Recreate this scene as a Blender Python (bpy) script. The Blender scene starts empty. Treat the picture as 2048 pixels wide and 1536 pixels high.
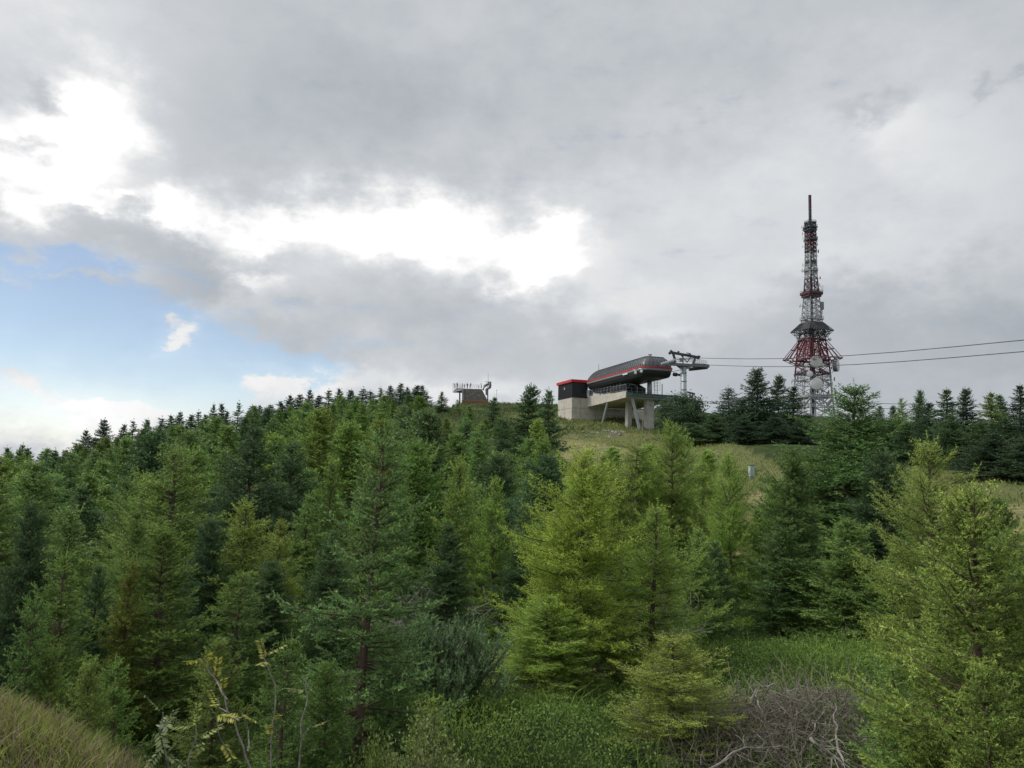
import bpy, math, random
import numpy as np
from mathutils import Vector, Matrix
# ------------------------------------------------------------------ camera
F = 1547.0; PITCH = math.radians(6.5); ROLL = math.radians(1.65)
scn = bpy.context.scene
cam_d = bpy.data.cameras.new("camera"); cam = bpy.data.objects.new("camera", cam_d)
scn.collection.objects.link(cam); scn.camera = cam
cam_d.sensor_width = 36; cam_d.lens = 36 * F / 2048; cam_d.clip_start = 0.1; cam_d.clip_end = 6000
CM = Matrix.Rotation(math.pi / 2 + PITCH, 3, 'X') @ Matrix.Rotation(ROLL, 3, 'Z')
cam.matrix_world = CM.to_4x4()
scn.render.resolution_x = 1024; scn.render.resolution_y = 768
def pt(px, py, D):
    d = CM @ Vector(((px - 1024) / F, (768 - py) / F, -1.0)); return d * (D / d.y)
CMI = CM.inverted()
def proj(P):
    c = CMI @ Vector(P); return 1024 + F * c.x / -c.z, 768 - F * c.y / -c.z
scn.view_settings.view_transform = 'Standard'; scn.view_settings.look = 'None'
scn.view_settings.exposure = 0.0; scn.view_settings.gamma = 1.0
# ------------------------------------------------------------------ sun and sky
SUN_AZ = math.radians(-82); SUN_EL = math.radians(52)
sd = bpy.data.lights.new("sun", 'SUN'); sd.energy = 1.5; sd.angle = math.radians(14); sd.color = (1.0, 0.96, 0.88)
sun = bpy.data.objects.new("sun", sd); scn.collection.objects.link(sun)
sv = Vector((math.sin(SUN_AZ) * math.cos(SUN_EL), math.cos(SUN_AZ) * math.cos(SUN_EL), math.sin(SUN_EL)))
sun.rotation_euler = sv.to_track_quat('Z', 'Y').to_euler()
world = bpy.data.worlds.new("World"); scn.world = world; world.use_nodes = True
NT = world.node_tree; NT.nodes.clear()
def N(t, **k):
    n = NT.nodes.new(t)
    for a, b in k.items(): setattr(n, a, b)
    return n
def put(sock, v):
    if isinstance(v, (int, float, tuple, list)): sock.default_value = v
    else: NT.links.new(v, sock)
def M(op, a, b=0.0, c=None, clamp=False):
    n = N('ShaderNodeMath', operation=op, use_clamp=clamp); put(n.inputs[0], a); put(n.inputs[1], b)
    if c is not None: put(n.inputs[2], c)
    return n.outputs[0]
def V(op, a, b=None):
    n = N('ShaderNodeVectorMath', operation=op); put(n.inputs[0], a)
    if b is not None: put(n.inputs[1], b)
    return n.outputs['Value'] if op in ('DOT_PRODUCT', 'LENGTH') else n.outputs['Vector']
dirv = V('NORMALIZE', N('ShaderNodeTexCoord').outputs['Generated'])
sep = N('ShaderNodeSeparateXYZ'); put(sep.inputs[0], dirv)
az = M('MULTIPLY', M('ARCTAN2', sep.outputs[0], sep.outputs[1]), 57.29578)
el = M('MULTIPLY', M('ARCSINE', sep.outputs[2]), 57.29578)
cmb = N('ShaderNodeCombineXYZ'); put(cmb.inputs[0], az); put(cmb.inputs[1], el)
def noise(scale, detail, rough=0.55, vec=None, stretch=(1, 1, 1.6)):
    n = N('ShaderNodeTexNoise'); n.inputs['Scale'].default_value = scale; n.inputs['Detail'].default_value = detail
    n.inputs['Roughness'].default_value = rough
    put(n.inputs['Vector'], V('MULTIPLY', vec or dirv, stretch)); return n
n1 = noise(9, 7, 0.58); n2 = noise(2.6, 4); n3 = noise(24, 5, 0.6); n4 = noise(7, 5, .6, stretch=(1, 1, 6))
warp = V('MULTIPLY', V('SUBTRACT', n1.outputs['Color'], (0.5, 0.5, 0.5)), (11.0, 8.0, 0.0))
warp2 = V('MULTIPLY', V('SUBTRACT', n3.outputs['Color'], (0.5, 0.5, 0.5)), (3.5, 3.0, 0.0))
uv = V('ADD', V('ADD', cmb.outputs[0], warp), warp2)
def azel(px, py):
    d = pt(px, py, 1.0).normalized()
    return math.degrees(math.atan2(d.x, d.y)), math.degrees(math.asin(d.z))
def blobs(lst, start):
    acc = start
    for px, py, rx, ry, amp, rot in lst:
        a, e = azel(px, py); q = V('SUBTRACT', uv, (a, e, 0))
        if rot:
            vr = N('ShaderNodeVectorRotate', rotation_type='Z_AXIS'); put(vr.inputs['Vector'], q)
            vr.inputs['Angle'].default_value = math.radians(rot); q = vr.outputs[0]
        q = V('MULTIPLY', q, (27.0 / rx, 27.0 / ry, 0))
        g = M('EXPONENT', M('MULTIPLY', V('DOT_PRODUCT', q, q), -1.0))
        acc = M('MULTIPLY_ADD', g, amp, acc)
    return acc
# clouds: where the sun glows through thin cloud (+) and where the deck is thick (-), by compass bearing and height
CLOUD = [(840, 465, 160, 60, .68, 0), (1100, 500, 110, 48, .64, 0), (930, 430, 420, 170, .07, 0), (650, 450, 150, 50, .26, 0), (1030, 560, 60, 40, .5, 0), (520, 450, 70, 40, .38, 0),
  (205, 225, 80, 66, .62, 0), (60, 240, 80, 40, .3, 0), (90, 320, 120, 50, .5, 0), (365, 420, 50, 32, .6, 0), (200, 385, 60, 16, .5, 0), (30, 390, 50, 36, .4, 0), (60, 770, 260, 110, .2, 0), (250, 800, 200, 60, .22, 0), (375, 680, 60, 40, .25, 0), (560, 800, 120, 40, .2, 0),
  (700, 200, 330, 150, -.08, 0), (960, 330, 260, 90, -.03, 0), (110, 215, 60, 22, -.35, 30), (30, 300, 50, 18, -.35, 0),
  (340, 520, 330, 60, -.08, 25), (840, 480, 360, 150, .06, 0), (120, 310, 270, 170, .05, 0), (520, 470, 300, 60, .08, 0), (700, 640, 300, 90, -.06, 0), (480, 560, 160, 60, -.05, 0),
  (1720, 260, 300, 140, .12, 0), (1950, 380, 200, 150, .13, 0), (1800, 240, 60, 50, .08, 0), (1740, 200, 60, 22, -.14, 0), (1990, 150, 30, 14, -.12, 0),
  (1450, 470, 260, 130, .13, 0), (1700, 520, 300, 50, .1, -8), (1820, 450, 200, 40, -.04, 0), (1250, 600, 160, 50, .16, 0), (1350, 660, 90, 25, .16, 0),
  (1900, 640, 330, 70, -.08, 8), (1750, 760, 330, 70, -.06, 0), (600, 600, 130, 70, .1, 0), (530, 560, 30, 16, .25, 0), (480, 610, 120, 30, .1, -20),
  (150, 60, 260, 80, .06, 0), (150, 520, 160, 30, .12, 0), (850, 720, 250, 60, .08, 0), (930, 800, 200, 40, .25, 0), (100, 840, 250, 40, .12, 0), (640, 770, 90, 30, .2, 0)]
lum = blobs(CLOUD, 0.555)
lum = M('MULTIPLY_ADD', M('SUBTRACT', n1.outputs['Fac'], 0.5), 0.17, lum)
lum = M('MULTIPLY_ADD', M('SUBTRACT', n2.outputs['Fac'], 0.5), 0.16, lum)
lum = M('MULTIPLY_ADD', M('SUBTRACT', n3.outputs['Fac'], 0.5), 0.10, lum)
# bright cloud round the sun, added outside the picture to brighten the trees
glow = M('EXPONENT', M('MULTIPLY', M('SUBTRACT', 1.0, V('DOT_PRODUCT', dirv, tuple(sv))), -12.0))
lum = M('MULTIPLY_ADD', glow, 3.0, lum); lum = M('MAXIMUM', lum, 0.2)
cov_open = blobs([(90, 640, 230, 95, 1.25, 0), (260, 690, 190, 60, 1.0, 0), (60, 520, 90, 28, .5, 0), (440, 745, 200, 34, .85, -8), (120, 740, 340, 60, .6, 0), (600, 765, 90, 20, .35, 0), (100, 830, 330, 55, .75, 0), (350, 790, 160, 30, .4, 0),
  (375, 680, 48, 26, -1.3, 15), (20, 745, 60, 45, -1.0, 0), (165, 785, 110, 34, -.95, 12), (245, 835, 90, 26, -.8, 15), (40, 850, 80, 20, -.4, 0), (560, 795, 80, 24, -.6, 0), (140, 560, 120, 12, -.5, 10), (330, 645, 18, 10, -.7, 0)], 0.0)
cov_open = M('MULTIPLY_ADD', M('SUBTRACT', n4.outputs['Fac'], 0.5), -1.0, cov_open)
cov_open = M('MULTIPLY_ADD', M('SUBTRACT', n3.outputs['Fac'], 0.5), -.6, cov_open)
mr = N('ShaderNodeMapRange', interpolation_type='SMOOTHSTEP'); put(mr.inputs['Value'], cov_open)
mr.inputs['From Min'].default_value = 0.08; mr.inputs['From Max'].default_value = 0.72; mr.inputs['To Max'].default_value = 0.76
lowm = N('ShaderNodeMapRange', interpolation_type='SMOOTHSTEP'); put(lowm.inputs['Value'], M('MULTIPLY_ADD', n4.outputs['Fac'], 5.0, el))
lowm.inputs['From Min'].default_value = 1.5; lowm.inputs['From Max'].default_value = 9.0; lowm.inputs['To Min'].default_value = .38; lowm.inputs['To Max'].default_value = 1.0
openf = M('MULTIPLY', mr.outputs[0], lowm.outputs[0])
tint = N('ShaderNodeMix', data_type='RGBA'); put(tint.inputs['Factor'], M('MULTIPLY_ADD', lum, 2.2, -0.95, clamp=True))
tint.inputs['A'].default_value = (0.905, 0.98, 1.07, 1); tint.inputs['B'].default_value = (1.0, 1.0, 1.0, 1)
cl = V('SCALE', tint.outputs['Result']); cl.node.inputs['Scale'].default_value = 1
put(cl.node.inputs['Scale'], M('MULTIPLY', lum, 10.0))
sky = N('ShaderNodeTexSky', sky_type='NISHITA', sun_disc=False); sky.sun_elevation = SUN_EL; sky.sun_rotation = SUN_AZ
sky.altitude = 1200; sky.air_density = 1.0; sky.dust_density = 0.15
skc = V('MULTIPLY', sky.outputs[0], (1.34, 1.28, 1.24))
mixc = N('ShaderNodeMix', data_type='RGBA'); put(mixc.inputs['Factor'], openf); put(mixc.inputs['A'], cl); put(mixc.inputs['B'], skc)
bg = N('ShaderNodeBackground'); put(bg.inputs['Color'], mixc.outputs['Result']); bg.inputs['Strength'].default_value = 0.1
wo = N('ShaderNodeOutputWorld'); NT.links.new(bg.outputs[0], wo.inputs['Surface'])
world.cycles.sampling_method = 'MANUAL'; world.cycles.sample_map_resolution = 512
# ------------------------------------------------------------------ helpers
COL = scn.collection
def tag(o, label=None, cat=None, group=None, kind=None):
    if label: o['label'] = label
    if cat: o['category'] = cat
    if group: o['group'] = group
    if kind: o['kind'] = kind
    return o
def empty(name, loc=(0, 0, 0), rz=0.0):
    o = bpy.data.objects.new(name, None); COL.objects.link(o); o.location = loc; o.rotation_euler = (0, 0, rz); o.empty_display_size = .2
    return o
def link(name, me, parent=None, loc=None):
    o = bpy.data.objects.new(name, me); COL.objects.link(o)
    if parent: o.parent = parent
    if loc is not None: o.location = loc
    return o
def fastmesh(name, Vt, faces, n, mat, attrs=None, smooth=False):
    me = bpy.data.meshes.new(name); Vt = np.ascontiguousarray(Vt, np.float32).reshape(-1, 3); faces = np.ascontiguousarray(faces, np.int32).reshape(-1)
    nf = len(faces) // n
    me.vertices.add(len(Vt)); me.vertices.foreach_set('co', Vt.ravel())
    me.loops.add(len(faces)); me.loops.foreach_set('vertex_index', faces)
    me.polygons.add(nf); me.polygons.foreach_set('loop_start', np.arange(nf, dtype=np.int32) * n)
    try: me.polygons.foreach_set('loop_total', np.full(nf, n, np.int32))
    except Exception: pass
    if smooth: me.polygons.foreach_set('use_smooth', np.ones(nf, bool))
    for k, v in (attrs or {}).items():
        a = me.attributes.new(k, 'FLOAT', 'POINT'); a.data.foreach_set('value', np.ascontiguousarray(v, np.float32))
    me.update(calc_edges=True); me.validate()
    if mat: me.materials.append(mat)
    return me
class MB:
    def __init__(s): s.v = []; s.f = []; s.mi = 0; s.m = []
    def add(s, vs, fs):
        o = len(s.v); s.v += [tuple(v) for v in vs]; s.f += [tuple(i + o for i in f) for f in fs]; s.m += [s.mi] * len(fs)
    def box(s, c, d, ax=None):
        c = Vector(c); X, Y, Z = ax or (Vector((1, 0, 0)), Vector((0, 1, 0)), Vector((0, 0, 1)))
        vs = [c + X * (sx * d[0] / 2) + Y * (sy * d[1] / 2) + Z * (sz * d[2] / 2) for sx in (-1, 1) for sy in (-1, 1) for sz in (-1, 1)]
        s.add(vs, [(0, 1, 3, 2), (4, 6, 7, 5), (0, 4, 5, 1), (2, 3, 7, 6), (0, 2, 6, 4), (1, 5, 7, 3)])
    def bar(s, a, b, w, h=None, up=(0, 0, 1)):
        a = Vector(a); b = Vector(b); d = b - a; L = d.length
        if L < 1e-6: return
        X = d / L; up = Vector(up)
        if abs(X.dot(up)) > .97: up = Vector((0, 1, 0))
        Y = up.cross(X).normalized(); Z = X.cross(Y)
        s.box((a + b) / 2, (L, w, h or w), (X, Y, Z))
    def tube(s, pts, rs, n=6, cap=True):
        pts = [Vector(p) for p in pts]
        if isinstance(rs, (int, float)): rs = [rs] * len(pts)
        ring = []; vs = []; fs = []
        for i, p in enumerate(pts):
            d = (pts[min(i + 1, len(pts) - 1)] - pts[max(i - 1, 0)]).normalized()
            up = Vector((0, 0, 1)) if abs(d.z) < .9 else Vector((1, 0, 0))
            Y = up.cross(d).normalized(); Z = d.cross(Y)
            for k in range(n):
                t = 2 * math.pi * k / n; vs.append(p + (Y * math.cos(t) + Z * math.sin(t)) * rs[i])
        for i in range(len(pts) - 1):
            for k in range(n):
                a = i * n + k; b = i * n + (k + 1) % n; fs.append((a, b, b + n, a + n))
        if cap: fs.append(tuple(range(n - 1, -1, -1))); fs.append(tuple((len(pts) - 1) * n + k for k in range(n)))
        s.add(vs, fs)
    def loft(s, rings, cap0=True, cap1=True):
        n = len(rings[0]); vs = [p for r in rings for p in r]; fs = []
        for i in range(len(rings) - 1):
            for k in range(n):
                a = i * n + k; b = i * n + (k + 1) % n; fs.append((a, b, b + n, a + n))
        if cap0: fs.append(tuple(range(n - 1, -1, -1)))
        if cap1: fs.append(tuple((len(rings) - 1) * n + k for k in range(n)))
        s.add(vs, fs)
    def build(s, name, mat, parent=None, bevel=0, smooth=False, origin=None):
        me = bpy.data.meshes.new(name)
        vs = s.v if origin is None else [tuple(Vector(v) - Vector(origin)) for v in s.v]
        me.from_pydata(vs, [], s.f); me.update()
        for q in (mat if isinstance(mat, list) else [mat]): me.materials.append(q)
        if isinstance(mat, list): me.polygons.foreach_set('material_index', s.m)
        o = link(name, me, parent)
        if origin is not None and parent is None: o.location = origin
        if smooth: me.polygons.foreach_set('use_smooth', [True] * len(me.polygons))
        if bevel:
            m = o.modifiers.new('bevel', 'BEVEL'); m.width = bevel; m.segments = 2; m.limit_method = 'ANGLE'
        return o
# ------------------------------------------------------------------ materials
def newmat(name):
    m = bpy.data.materials.new(name); m.use_nodes = True; nt = m.node_tree; nt.nodes.clear()
    o = nt.nodes.new('ShaderNodeOutputMaterial'); b = nt.nodes.new('ShaderNodeBsdfPrincipled'); nt.links.new(b.outputs[0], o.inputs[0])
    b.inputs['Specular IOR Level'].default_value = .3
    return m, nt, b
def mat(name, col, rough=.7, var=.25, scale=3.0, bump=0.0, metal=0.0, spec=.3, stretch=(1, 1, 1), col2=None, detail=6):
    m, nt, b = newmat(name)
    tc = nt.nodes.new('ShaderNodeTexCoord'); mp = nt.nodes.new('ShaderNodeMapping'); mp.inputs['Scale'].default_value = stretch
    nt.links.new(tc.outputs['Object'], mp.inputs[0])
    n = nt.nodes.new('ShaderNodeTexNoise'); n.inputs['Scale'].default_value = scale; n.inputs['Detail'].default_value = detail; n.inputs['Roughness'].default_value = .65
    nt.links.new(mp.outputs[0], n.inputs['Vector'])
    r = nt.nodes.new('ShaderNodeMapRange'); r.inputs['From Min'].default_value = .3; r.inputs['From Max'].default_value = .7
    nt.links.new(n.outputs['Fac'], r.inputs['Value'])
    mx = nt.nodes.new('ShaderNodeMix'); mx.data_type = 'RGBA'; nt.links.new(r.outputs[0], mx.inputs['Factor'])
    lo = tuple(c * (1 - var) for c in col); hi = col2 or tuple(min(1, c * (1 + var)) for c in col)
    mx.inputs['A'].default_value = (*lo, 1); mx.inputs['B'].default_value = (*hi, 1)
    nt.links.new(mx.outputs['Result'], b.inputs['Base Color'])
    b.inputs['Roughness'].default_value = rough; b.inputs['Metallic'].default_value = metal; b.inputs['Specular IOR Level'].default_value = spec
    if bump:
        bp = nt.nodes.new('ShaderNodeBump'); bp.inputs['Strength'].default_value = bump; bp.inputs['Distance'].default_value = .05
        nt.links.new(n.outputs['Fac'], bp.inputs['Height']); nt.links.new(bp.outputs[0], b.inputs['Normal'])
    return m
def leafmat(name, trans=.25, spread=.35, rough=.6):
    """foliage: the object's own colour, varied per shoot (attribute 'tint': old growth 0, new growth 1) and by clump"""
    m = bpy.data.materials.new(name); m.use_nodes = True; nt = m.node_tree; nt.nodes.clear()
    L = nt.links.new; nn = nt.nodes.new
    out = nn('ShaderNodeOutputMaterial'); oi = nn('ShaderNodeObjectInfo'); at = nn('ShaderNodeAttribute'); at.attribute_name = 'tint'
    tc = nn('ShaderNodeTexCoord'); n = nn('ShaderNodeTexNoise'); n.inputs['Scale'].default_value = 1.3; n.inputs['Detail'].default_value = 3
    L(tc.outputs['Object'], n.inputs['Vector'])
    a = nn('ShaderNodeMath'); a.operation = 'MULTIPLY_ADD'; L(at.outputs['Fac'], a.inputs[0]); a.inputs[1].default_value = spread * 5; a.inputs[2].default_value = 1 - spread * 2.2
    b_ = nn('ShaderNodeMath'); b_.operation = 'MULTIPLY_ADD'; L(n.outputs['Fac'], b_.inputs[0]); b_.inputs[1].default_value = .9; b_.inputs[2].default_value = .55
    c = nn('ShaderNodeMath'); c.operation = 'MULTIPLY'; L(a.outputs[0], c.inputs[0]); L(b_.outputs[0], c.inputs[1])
    vm = nn('ShaderNodeVectorMath'); vm.operation = 'SCALE'; L(oi.outputs['Color'], vm.inputs[0]); L(c.outputs[0], vm.inputs['Scale'])
    hs = nn('ShaderNodeHueSaturation'); L(vm.outputs[0], hs.inputs['Color'])
    h = nn('ShaderNodeMath'); h.operation = 'MULTIPLY_ADD'; L(at.outputs['Fac'], h.inputs[0]); h.inputs[1].default_value = -.035; h.inputs[2].default_value = .500
    L(h.outputs[0], hs.inputs['Hue'])
    d = nn('ShaderNodeBsdfPrincipled'); L(hs.outputs[0], d.inputs['Base Color']); d.inputs['Roughness'].default_value = rough; d.inputs['Specular IOR Level'].default_value = .25
    t = nn('ShaderNodeBsdfTranslucent'); L(hs.outputs[0], t.inputs['Color'])
    mx = nn('ShaderNodeMixShader'); mx.inputs[0].default_value = trans; L(d.outputs[0], mx.inputs[1]); L(t.outputs[0], mx.inputs[2]); L(mx.outputs[0], out.inputs[0])
    return m
MT = dict(
 bark=mat('bark', (.11, .085, .07), .9, .5, 9, .6, stretch=(1, 1, .3)),
 orange_bark=mat('orange_bark', (.15, .105, .08), .9, .4, 9, .6, stretch=(1, 1, .3)),
 dead=mat('dead_wood', (.27, .25, .225), .9, .45, 8, .5), dead_dark=mat('dead_twigs', (.205, .182, .15), .9, .5, 6, .4),
 concrete=mat('concrete', (.47, .455, .42), .85, .22, 1.1, .25, detail=9), concrete_warm=mat('warm_concrete', (.52, .485, .42), .85, .2, 1.4, .25, detail=9),
 clad=mat('dark_cladding', (.035, .038, .043), .5, .25, 2), clad_s=mat('roof_shell', (.085, .088, .095), .34, .3, 1.5, spec=.5), hull=mat('dark_hull', (.022, .023, .027), .55, .3, 1.2),
 red=mat('red_trim', (.52, .03, .035), .45, .15, 2), lip=mat('grey_lip', (.27, .28, .29), .4, .2, 2),
 steel=mat('grey_steel', (.30, .32, .33), .5, .3, 3, metal=.3), steel_d=mat('dark_steel', (.075, .08, .085), .55, .4, 4, metal=.2), steel_m=mat('mid_steel', (.17, .18, .19), .55, .4, 4, metal=.2),
 galv=mat('galvanised_steel', (.42, .46, .47), .5, .15, 4, metal=.2), green=mat('green_beam', (.10, .19, .17), .6, .35, 3),
 white=mat('white_paint', (.74, .74, .73), .5, .12, 2), glass=mat('dark_glass', (.03, .035, .045), .12, .1, 1, spec=.7), blue_mark=mat('blue_print', (.15, .12, .45), .5, .1, 2),
 tred=mat('faded_red_steel', (.15, .032, .042), .6, .35, .6), tdark=mat('dark_tower_steel', (.062, .065, .078), .6, .4, .5), twhite=mat('weathered_white_steel', (.36, .37, .38), .6, .35, .5),
 tmaroon=mat('maroon_steel', (.095, .038, .045), .6, .35, .6), dish=mat('dish_white', (.62, .62, .61), .5, .08, 1), dishb=mat('dish_drum', (.22, .22, .23), .6, .2, 1),
 stonef=mat('slate_shingle', (.15, .145, .155), .9, .5, 1.6, .8, stretch=(1, 1, 4)), owood=mat('orange_wood', (.36, .15, .07), .8, .4, 2, .4, stretch=(.4, .4, 6)),
 lime=mat('lime_paint', (.30, .38, .14), .5, .2, 3), rubber=mat('black_rubber', (.03, .03, .03), .8, .2, 3), seat=mat('seat_grey', (.07, .075, .085), .6, .3, 3),
 stone=mat('pale_stone', (.27, .25, .22), .9, .35, 2, .5), rope=mat('steel_rope', (.10, .105, .11), .6, .2, 2), boxp=mat('pale_blue_box', (.42, .50, .54), .5, .12, 3),
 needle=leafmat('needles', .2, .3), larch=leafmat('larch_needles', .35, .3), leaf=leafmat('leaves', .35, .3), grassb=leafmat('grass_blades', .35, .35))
# ------------------------------------------------------------------ terrain
SKYL = [(-60, 908), (20, 893), (45, 890), (62, 900), (82, 905), (105, 897), (130, 903), (152, 882), (175, 862), (208, 842), (245, 845), (268, 838), (292, 838), (322, 836), (346, 834), (362, 826), (382, 828), (402, 826),
        (427, 808), (446, 812), (476, 810), (498, 811), (520, 815), (541, 814), (563, 800), (580, 794), (601, 790), (621, 783), (640, 792), (661, 785), (681, 779), (701, 782), (722, 777), (745, 779), (762, 774),
        (781, 770), (800, 767), (816, 771), (832, 768), (846, 775)]
def lerp_tab(tab, x):
    xs = [t[0] for t in tab]; ys = [t[1] for t in tab]; return float(np.interp(x, xs, ys))
RD = [(-300, 95), (0, 105), (400, 130), (830, 172), (880, 185), (1040, 200)]
ctrl = []
for px, py in SKYL[::4]:
    D = lerp_tab(RD, px); p = pt(px, py, D); ctrl.append((p.x, p.y, p.z - 5.4))
    q = p * 1.35; ctrl.append((q.x, q.y, p.z - 14))
for px, py, D in [(0, 1370, 5.2), (290, 1520, 3.8), (150, 1446, 4.4), (1190, 1430, 14), (1560, 1290, 20), (1500, 1400, 14), (1560, 1450, 11), (1560, 1536, 8.6), (1960, 1900, 7), (1640, 1310, 22), (720, 1500, 9.7), (330, 1430, 12),
                  (900, 1400, 13), (500, 1300, 17), (1480, 1270, 20), (1503, 966, 52), (1470, 985, 46), (2040, 1060, 28), (2040, 1180, 20), (1180, 892, 85), (1250, 908, 75), (1400, 962, 50), (1144, 839, 139), (1203, 848, 132), (1260, 857, 127),
                  (1118, 832, 150), (1308, 868, 122), (1040, 822, 200), (950, 806, 234), (925, 808, 234), (975, 808, 234), (905, 813, 232), (950, 805, 245), (880, 824, 190), (1090, 836, 170), (1900, 893, 62), (1750, 885, 70), (1610, 872, 95), (1500, 905, 70), (1400, 890, 80), (2048, 890, 60), (1950, 965, 45),
                  (1200, 980, 45), (1100, 1000, 50), (1000, 950, 70), (950, 880, 120), (1130, 870, 105), (1340, 1010, 36), (1560, 1010, 36)]:
    ctrl.append(tuple(pt(px, py, D)))
for ap, D, z in [(0, 25, -6.2), (200, 25, -6.0), (450, 28, -5.6), (700, 28, -5.2), (0, 50, -6.0), (250, 50, -4.8), (600, 50, -3.2), (800, 60, -1.2), (300, 80, -2.0), (600, 90, 1.6), (800, 100, 3.8), (0, 80, -5.2),
                 (950, 30, -4.6), (950, 45, -2.6), (-500, 30, -6), (-500, 90, -6), (1250, 24, -4.4), (2500, 40, 1), (2300, 80, 5), (2600, 20, -3)]:
    ctrl.append(((ap - 1024) / F * D, D, z))
ctrl += [(0, 0, -1.7), (-2, 1.5, -1.65), (-5, 2, -1.7), (-3, -3, -1.5), (3, -3, -1.6), (2, 1, -1.9), (1.5, 4.5, -3.3), (0, 5.5, -3.7), (3.5, 5, -3.0), (-2.6, 7.5, -4.2), (-5.5, 9.5, -4.6), (-1.2, 6, -4.0), (8, 0, -2.2), (-10, 3, -2.2), (-12, 9, -4.8), (0, -12, .5), (12, -12, -.5), (-12, -12, .5),
         (0, -60, 6), (-60, -40, 0), (60, -40, 2), (-70, 20, -8), (70, 20, 2), (110, 280, 16), (105, 262, 15.5), (125, 290, 15), (60, 300, 12), (0, 330, 6), (-130, 260, -14), (200, 300, 4), (120, 120, 8)]
for k in range(12):
    a = k / 12 * 2 * math.pi; ctrl.append((900 * math.sin(a), 900 * math.cos(a), -150)); ctrl.append((480 * math.sin(a), 480 * math.cos(a), -35))
C = np.array(ctrl, float)
def mq(A, B): return np.sqrt(((A[:, None, :] - B[None, :, :]) ** 2).sum(2) + 2.0)
Kc = mq(C[:, :2], C[:, :2]); n_ = len(C); Pm = np.c_[np.ones(n_), C[:, :2]]
lam = np.r_[np.full(n_, -.35)]
Sys = np.block([[Kc + np.diag(lam), Pm], [Pm.T, np.zeros((3, 3))]])
W = np.linalg.solve(Sys, np.r_[C[:, 2], 0, 0, 0])
rng0 = np.random.default_rng(5)
_w = [(rng0.normal(0, 1, 2), rng0.uniform(0, 6.28), s) for s in (.35, .35, .8, .8, 1.6, 1.6) for _ in range(2)]
def gz(x, y):
    x = np.atleast_1d(np.asarray(x, float)); y = np.atleast_1d(np.asarray(y, float)); out = np.empty(len(x))
    for i in range(0, len(x), 20000):
        Q = np.c_[x[i:i + 20000], y[i:i + 20000]]
        z = mq(Q, C[:, :2]) @ W[:n_] + W[n_] + Q @ W[n_ + 1:]
        for d, ph, s in _w: z = z + .05 / s * np.sin(Q @ d * s + ph) * np.clip((np.hypot(Q[:, 0], Q[:, 1]) - 1) / 8, 0, 1)
        out[i:i + 20000] = z
    return out
def g1(x, y): return float(gz([x], [y])[0])
def poly_in(pts, x, y):
    inside = np.zeros(len(x), bool); n = len(pts)
    for i in range(n):
        x1, y1 = pts[i]; x2, y2 = pts[(i + 1) % n]
        c = ((y1 > y) != (y2 > y)) & (x < (x2 - x1) * (y - y1) / (y2 - y1 + 1e-12) + x1); inside ^= c
    return inside
def A2(ap, D): return ((ap - 1024) / F * D, D)
MOWN = [A2(1128, 96), A2(1215, 86), A2(1270, 74), A2(1400, 56), A2(1480, 49), A2(1560, 45), A2(1700, 40), A2(2200, 34), A2(2200, 17), A2(1950, 20), A2(1600, 26), A2(1400, 31), A2(1200, 42), A2(1110, 66), A2(1100, 84)]
SLOPE = [A2(1060, 175), A2(1330, 128), A2(1380, 100), A2(1480, 72), A2(1560, 62), A2(1800, 52), A2(2300, 44), A2(2300, 15), A2(1950, 18), A2(1600, 24), A2(1200, 36), A2(1080, 62), A2(1070, 100), A2(1020, 150)]
azs = np.radians(np.concatenate([np.arange(-180, -50, 2.5), np.arange(-50, 50, .25), np.arange(50, 180, 2.5)]))
rad = np.concatenate([[0.01], .6 * np.power(1500 / .6, np.linspace(0, 1, 250))])
RR, AA = np.meshgrid(rad, azs, indexing='ij'); X = RR * np.sin(AA); Y = RR * np.cos(AA); Z = gz(X.ravel(), Y.ravel())
nA = len(azs); nR = len(rad)
i, j = np.meshgrid(np.arange(nR - 1), np.arange(nA), indexing='ij'); j2 = (j + 1) % nA
Fq = np.stack([i * nA + j, i * nA + j2, (i + 1) * nA + j2, (i + 1) * nA + j], -1).reshape(-1, 4)
xf, yf = X.ravel(), Y.ravel()
mown = poly_in(MOWN, xf, yf).astype(float); slope = poly_in(SLOPE, xf, yf).astype(float)
m_g, nt, b = newmat('ground'); L = nt.links.new; nn = nt.nodes.new
tc = nn('ShaderNodeTexCoord')
def gn(sc, det, st=(1, 1, 1)):
    mp = nn('ShaderNodeMapping'); mp.inputs['Scale'].default_value = st; L(tc.outputs['Object'], mp.inputs[0])
    n = nn('ShaderNodeTexNoise'); n.inputs['Scale'].default_value = sc; n.inputs['Detail'].default_value = det; n.inputs['Roughness'].default_value = .65; L(mp.outputs[0], n.inputs['Vector']); return n
def gmix(f, A, B):
    m = nn('ShaderNodeMix'); m.data_type = 'RGBA'; L(f, m.inputs['Factor'])
    for s, v in (('A', A), ('B', B)):
        if isinstance(v, tuple): m.inputs[s].default_value = (*v, 1)
        else: L(v, m.inputs[s])
    return m.outputs['Result']
def gr(f, lo, hi):
    r = nn('ShaderNodeMapRange'); L(f, r.inputs['Value']); r.inputs['From Min'].default_value = lo; r.inputs['From Max'].default_value = hi; return r.outputs[0]
def gat(k):
    a = nn('ShaderNodeAttribute'); a.attribute_name = k; return a.outputs['Fac']
na, nb_, nc_ = gn(.9, 8), gn(.16, 6), gn(5, 8)
soil = gmix(gr(na.outputs['Fac'], .35, .65), (.022, .035, .014), (.05, .075, .022))
grass = gmix(gr(nb_.outputs['Fac'], .4, .6), (.07, .11, .03), (.13, .14, .05)); grass = gmix(gr(nc_.outputs['Fac'], .35, .75), grass, (.17, .16, .08))
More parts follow.
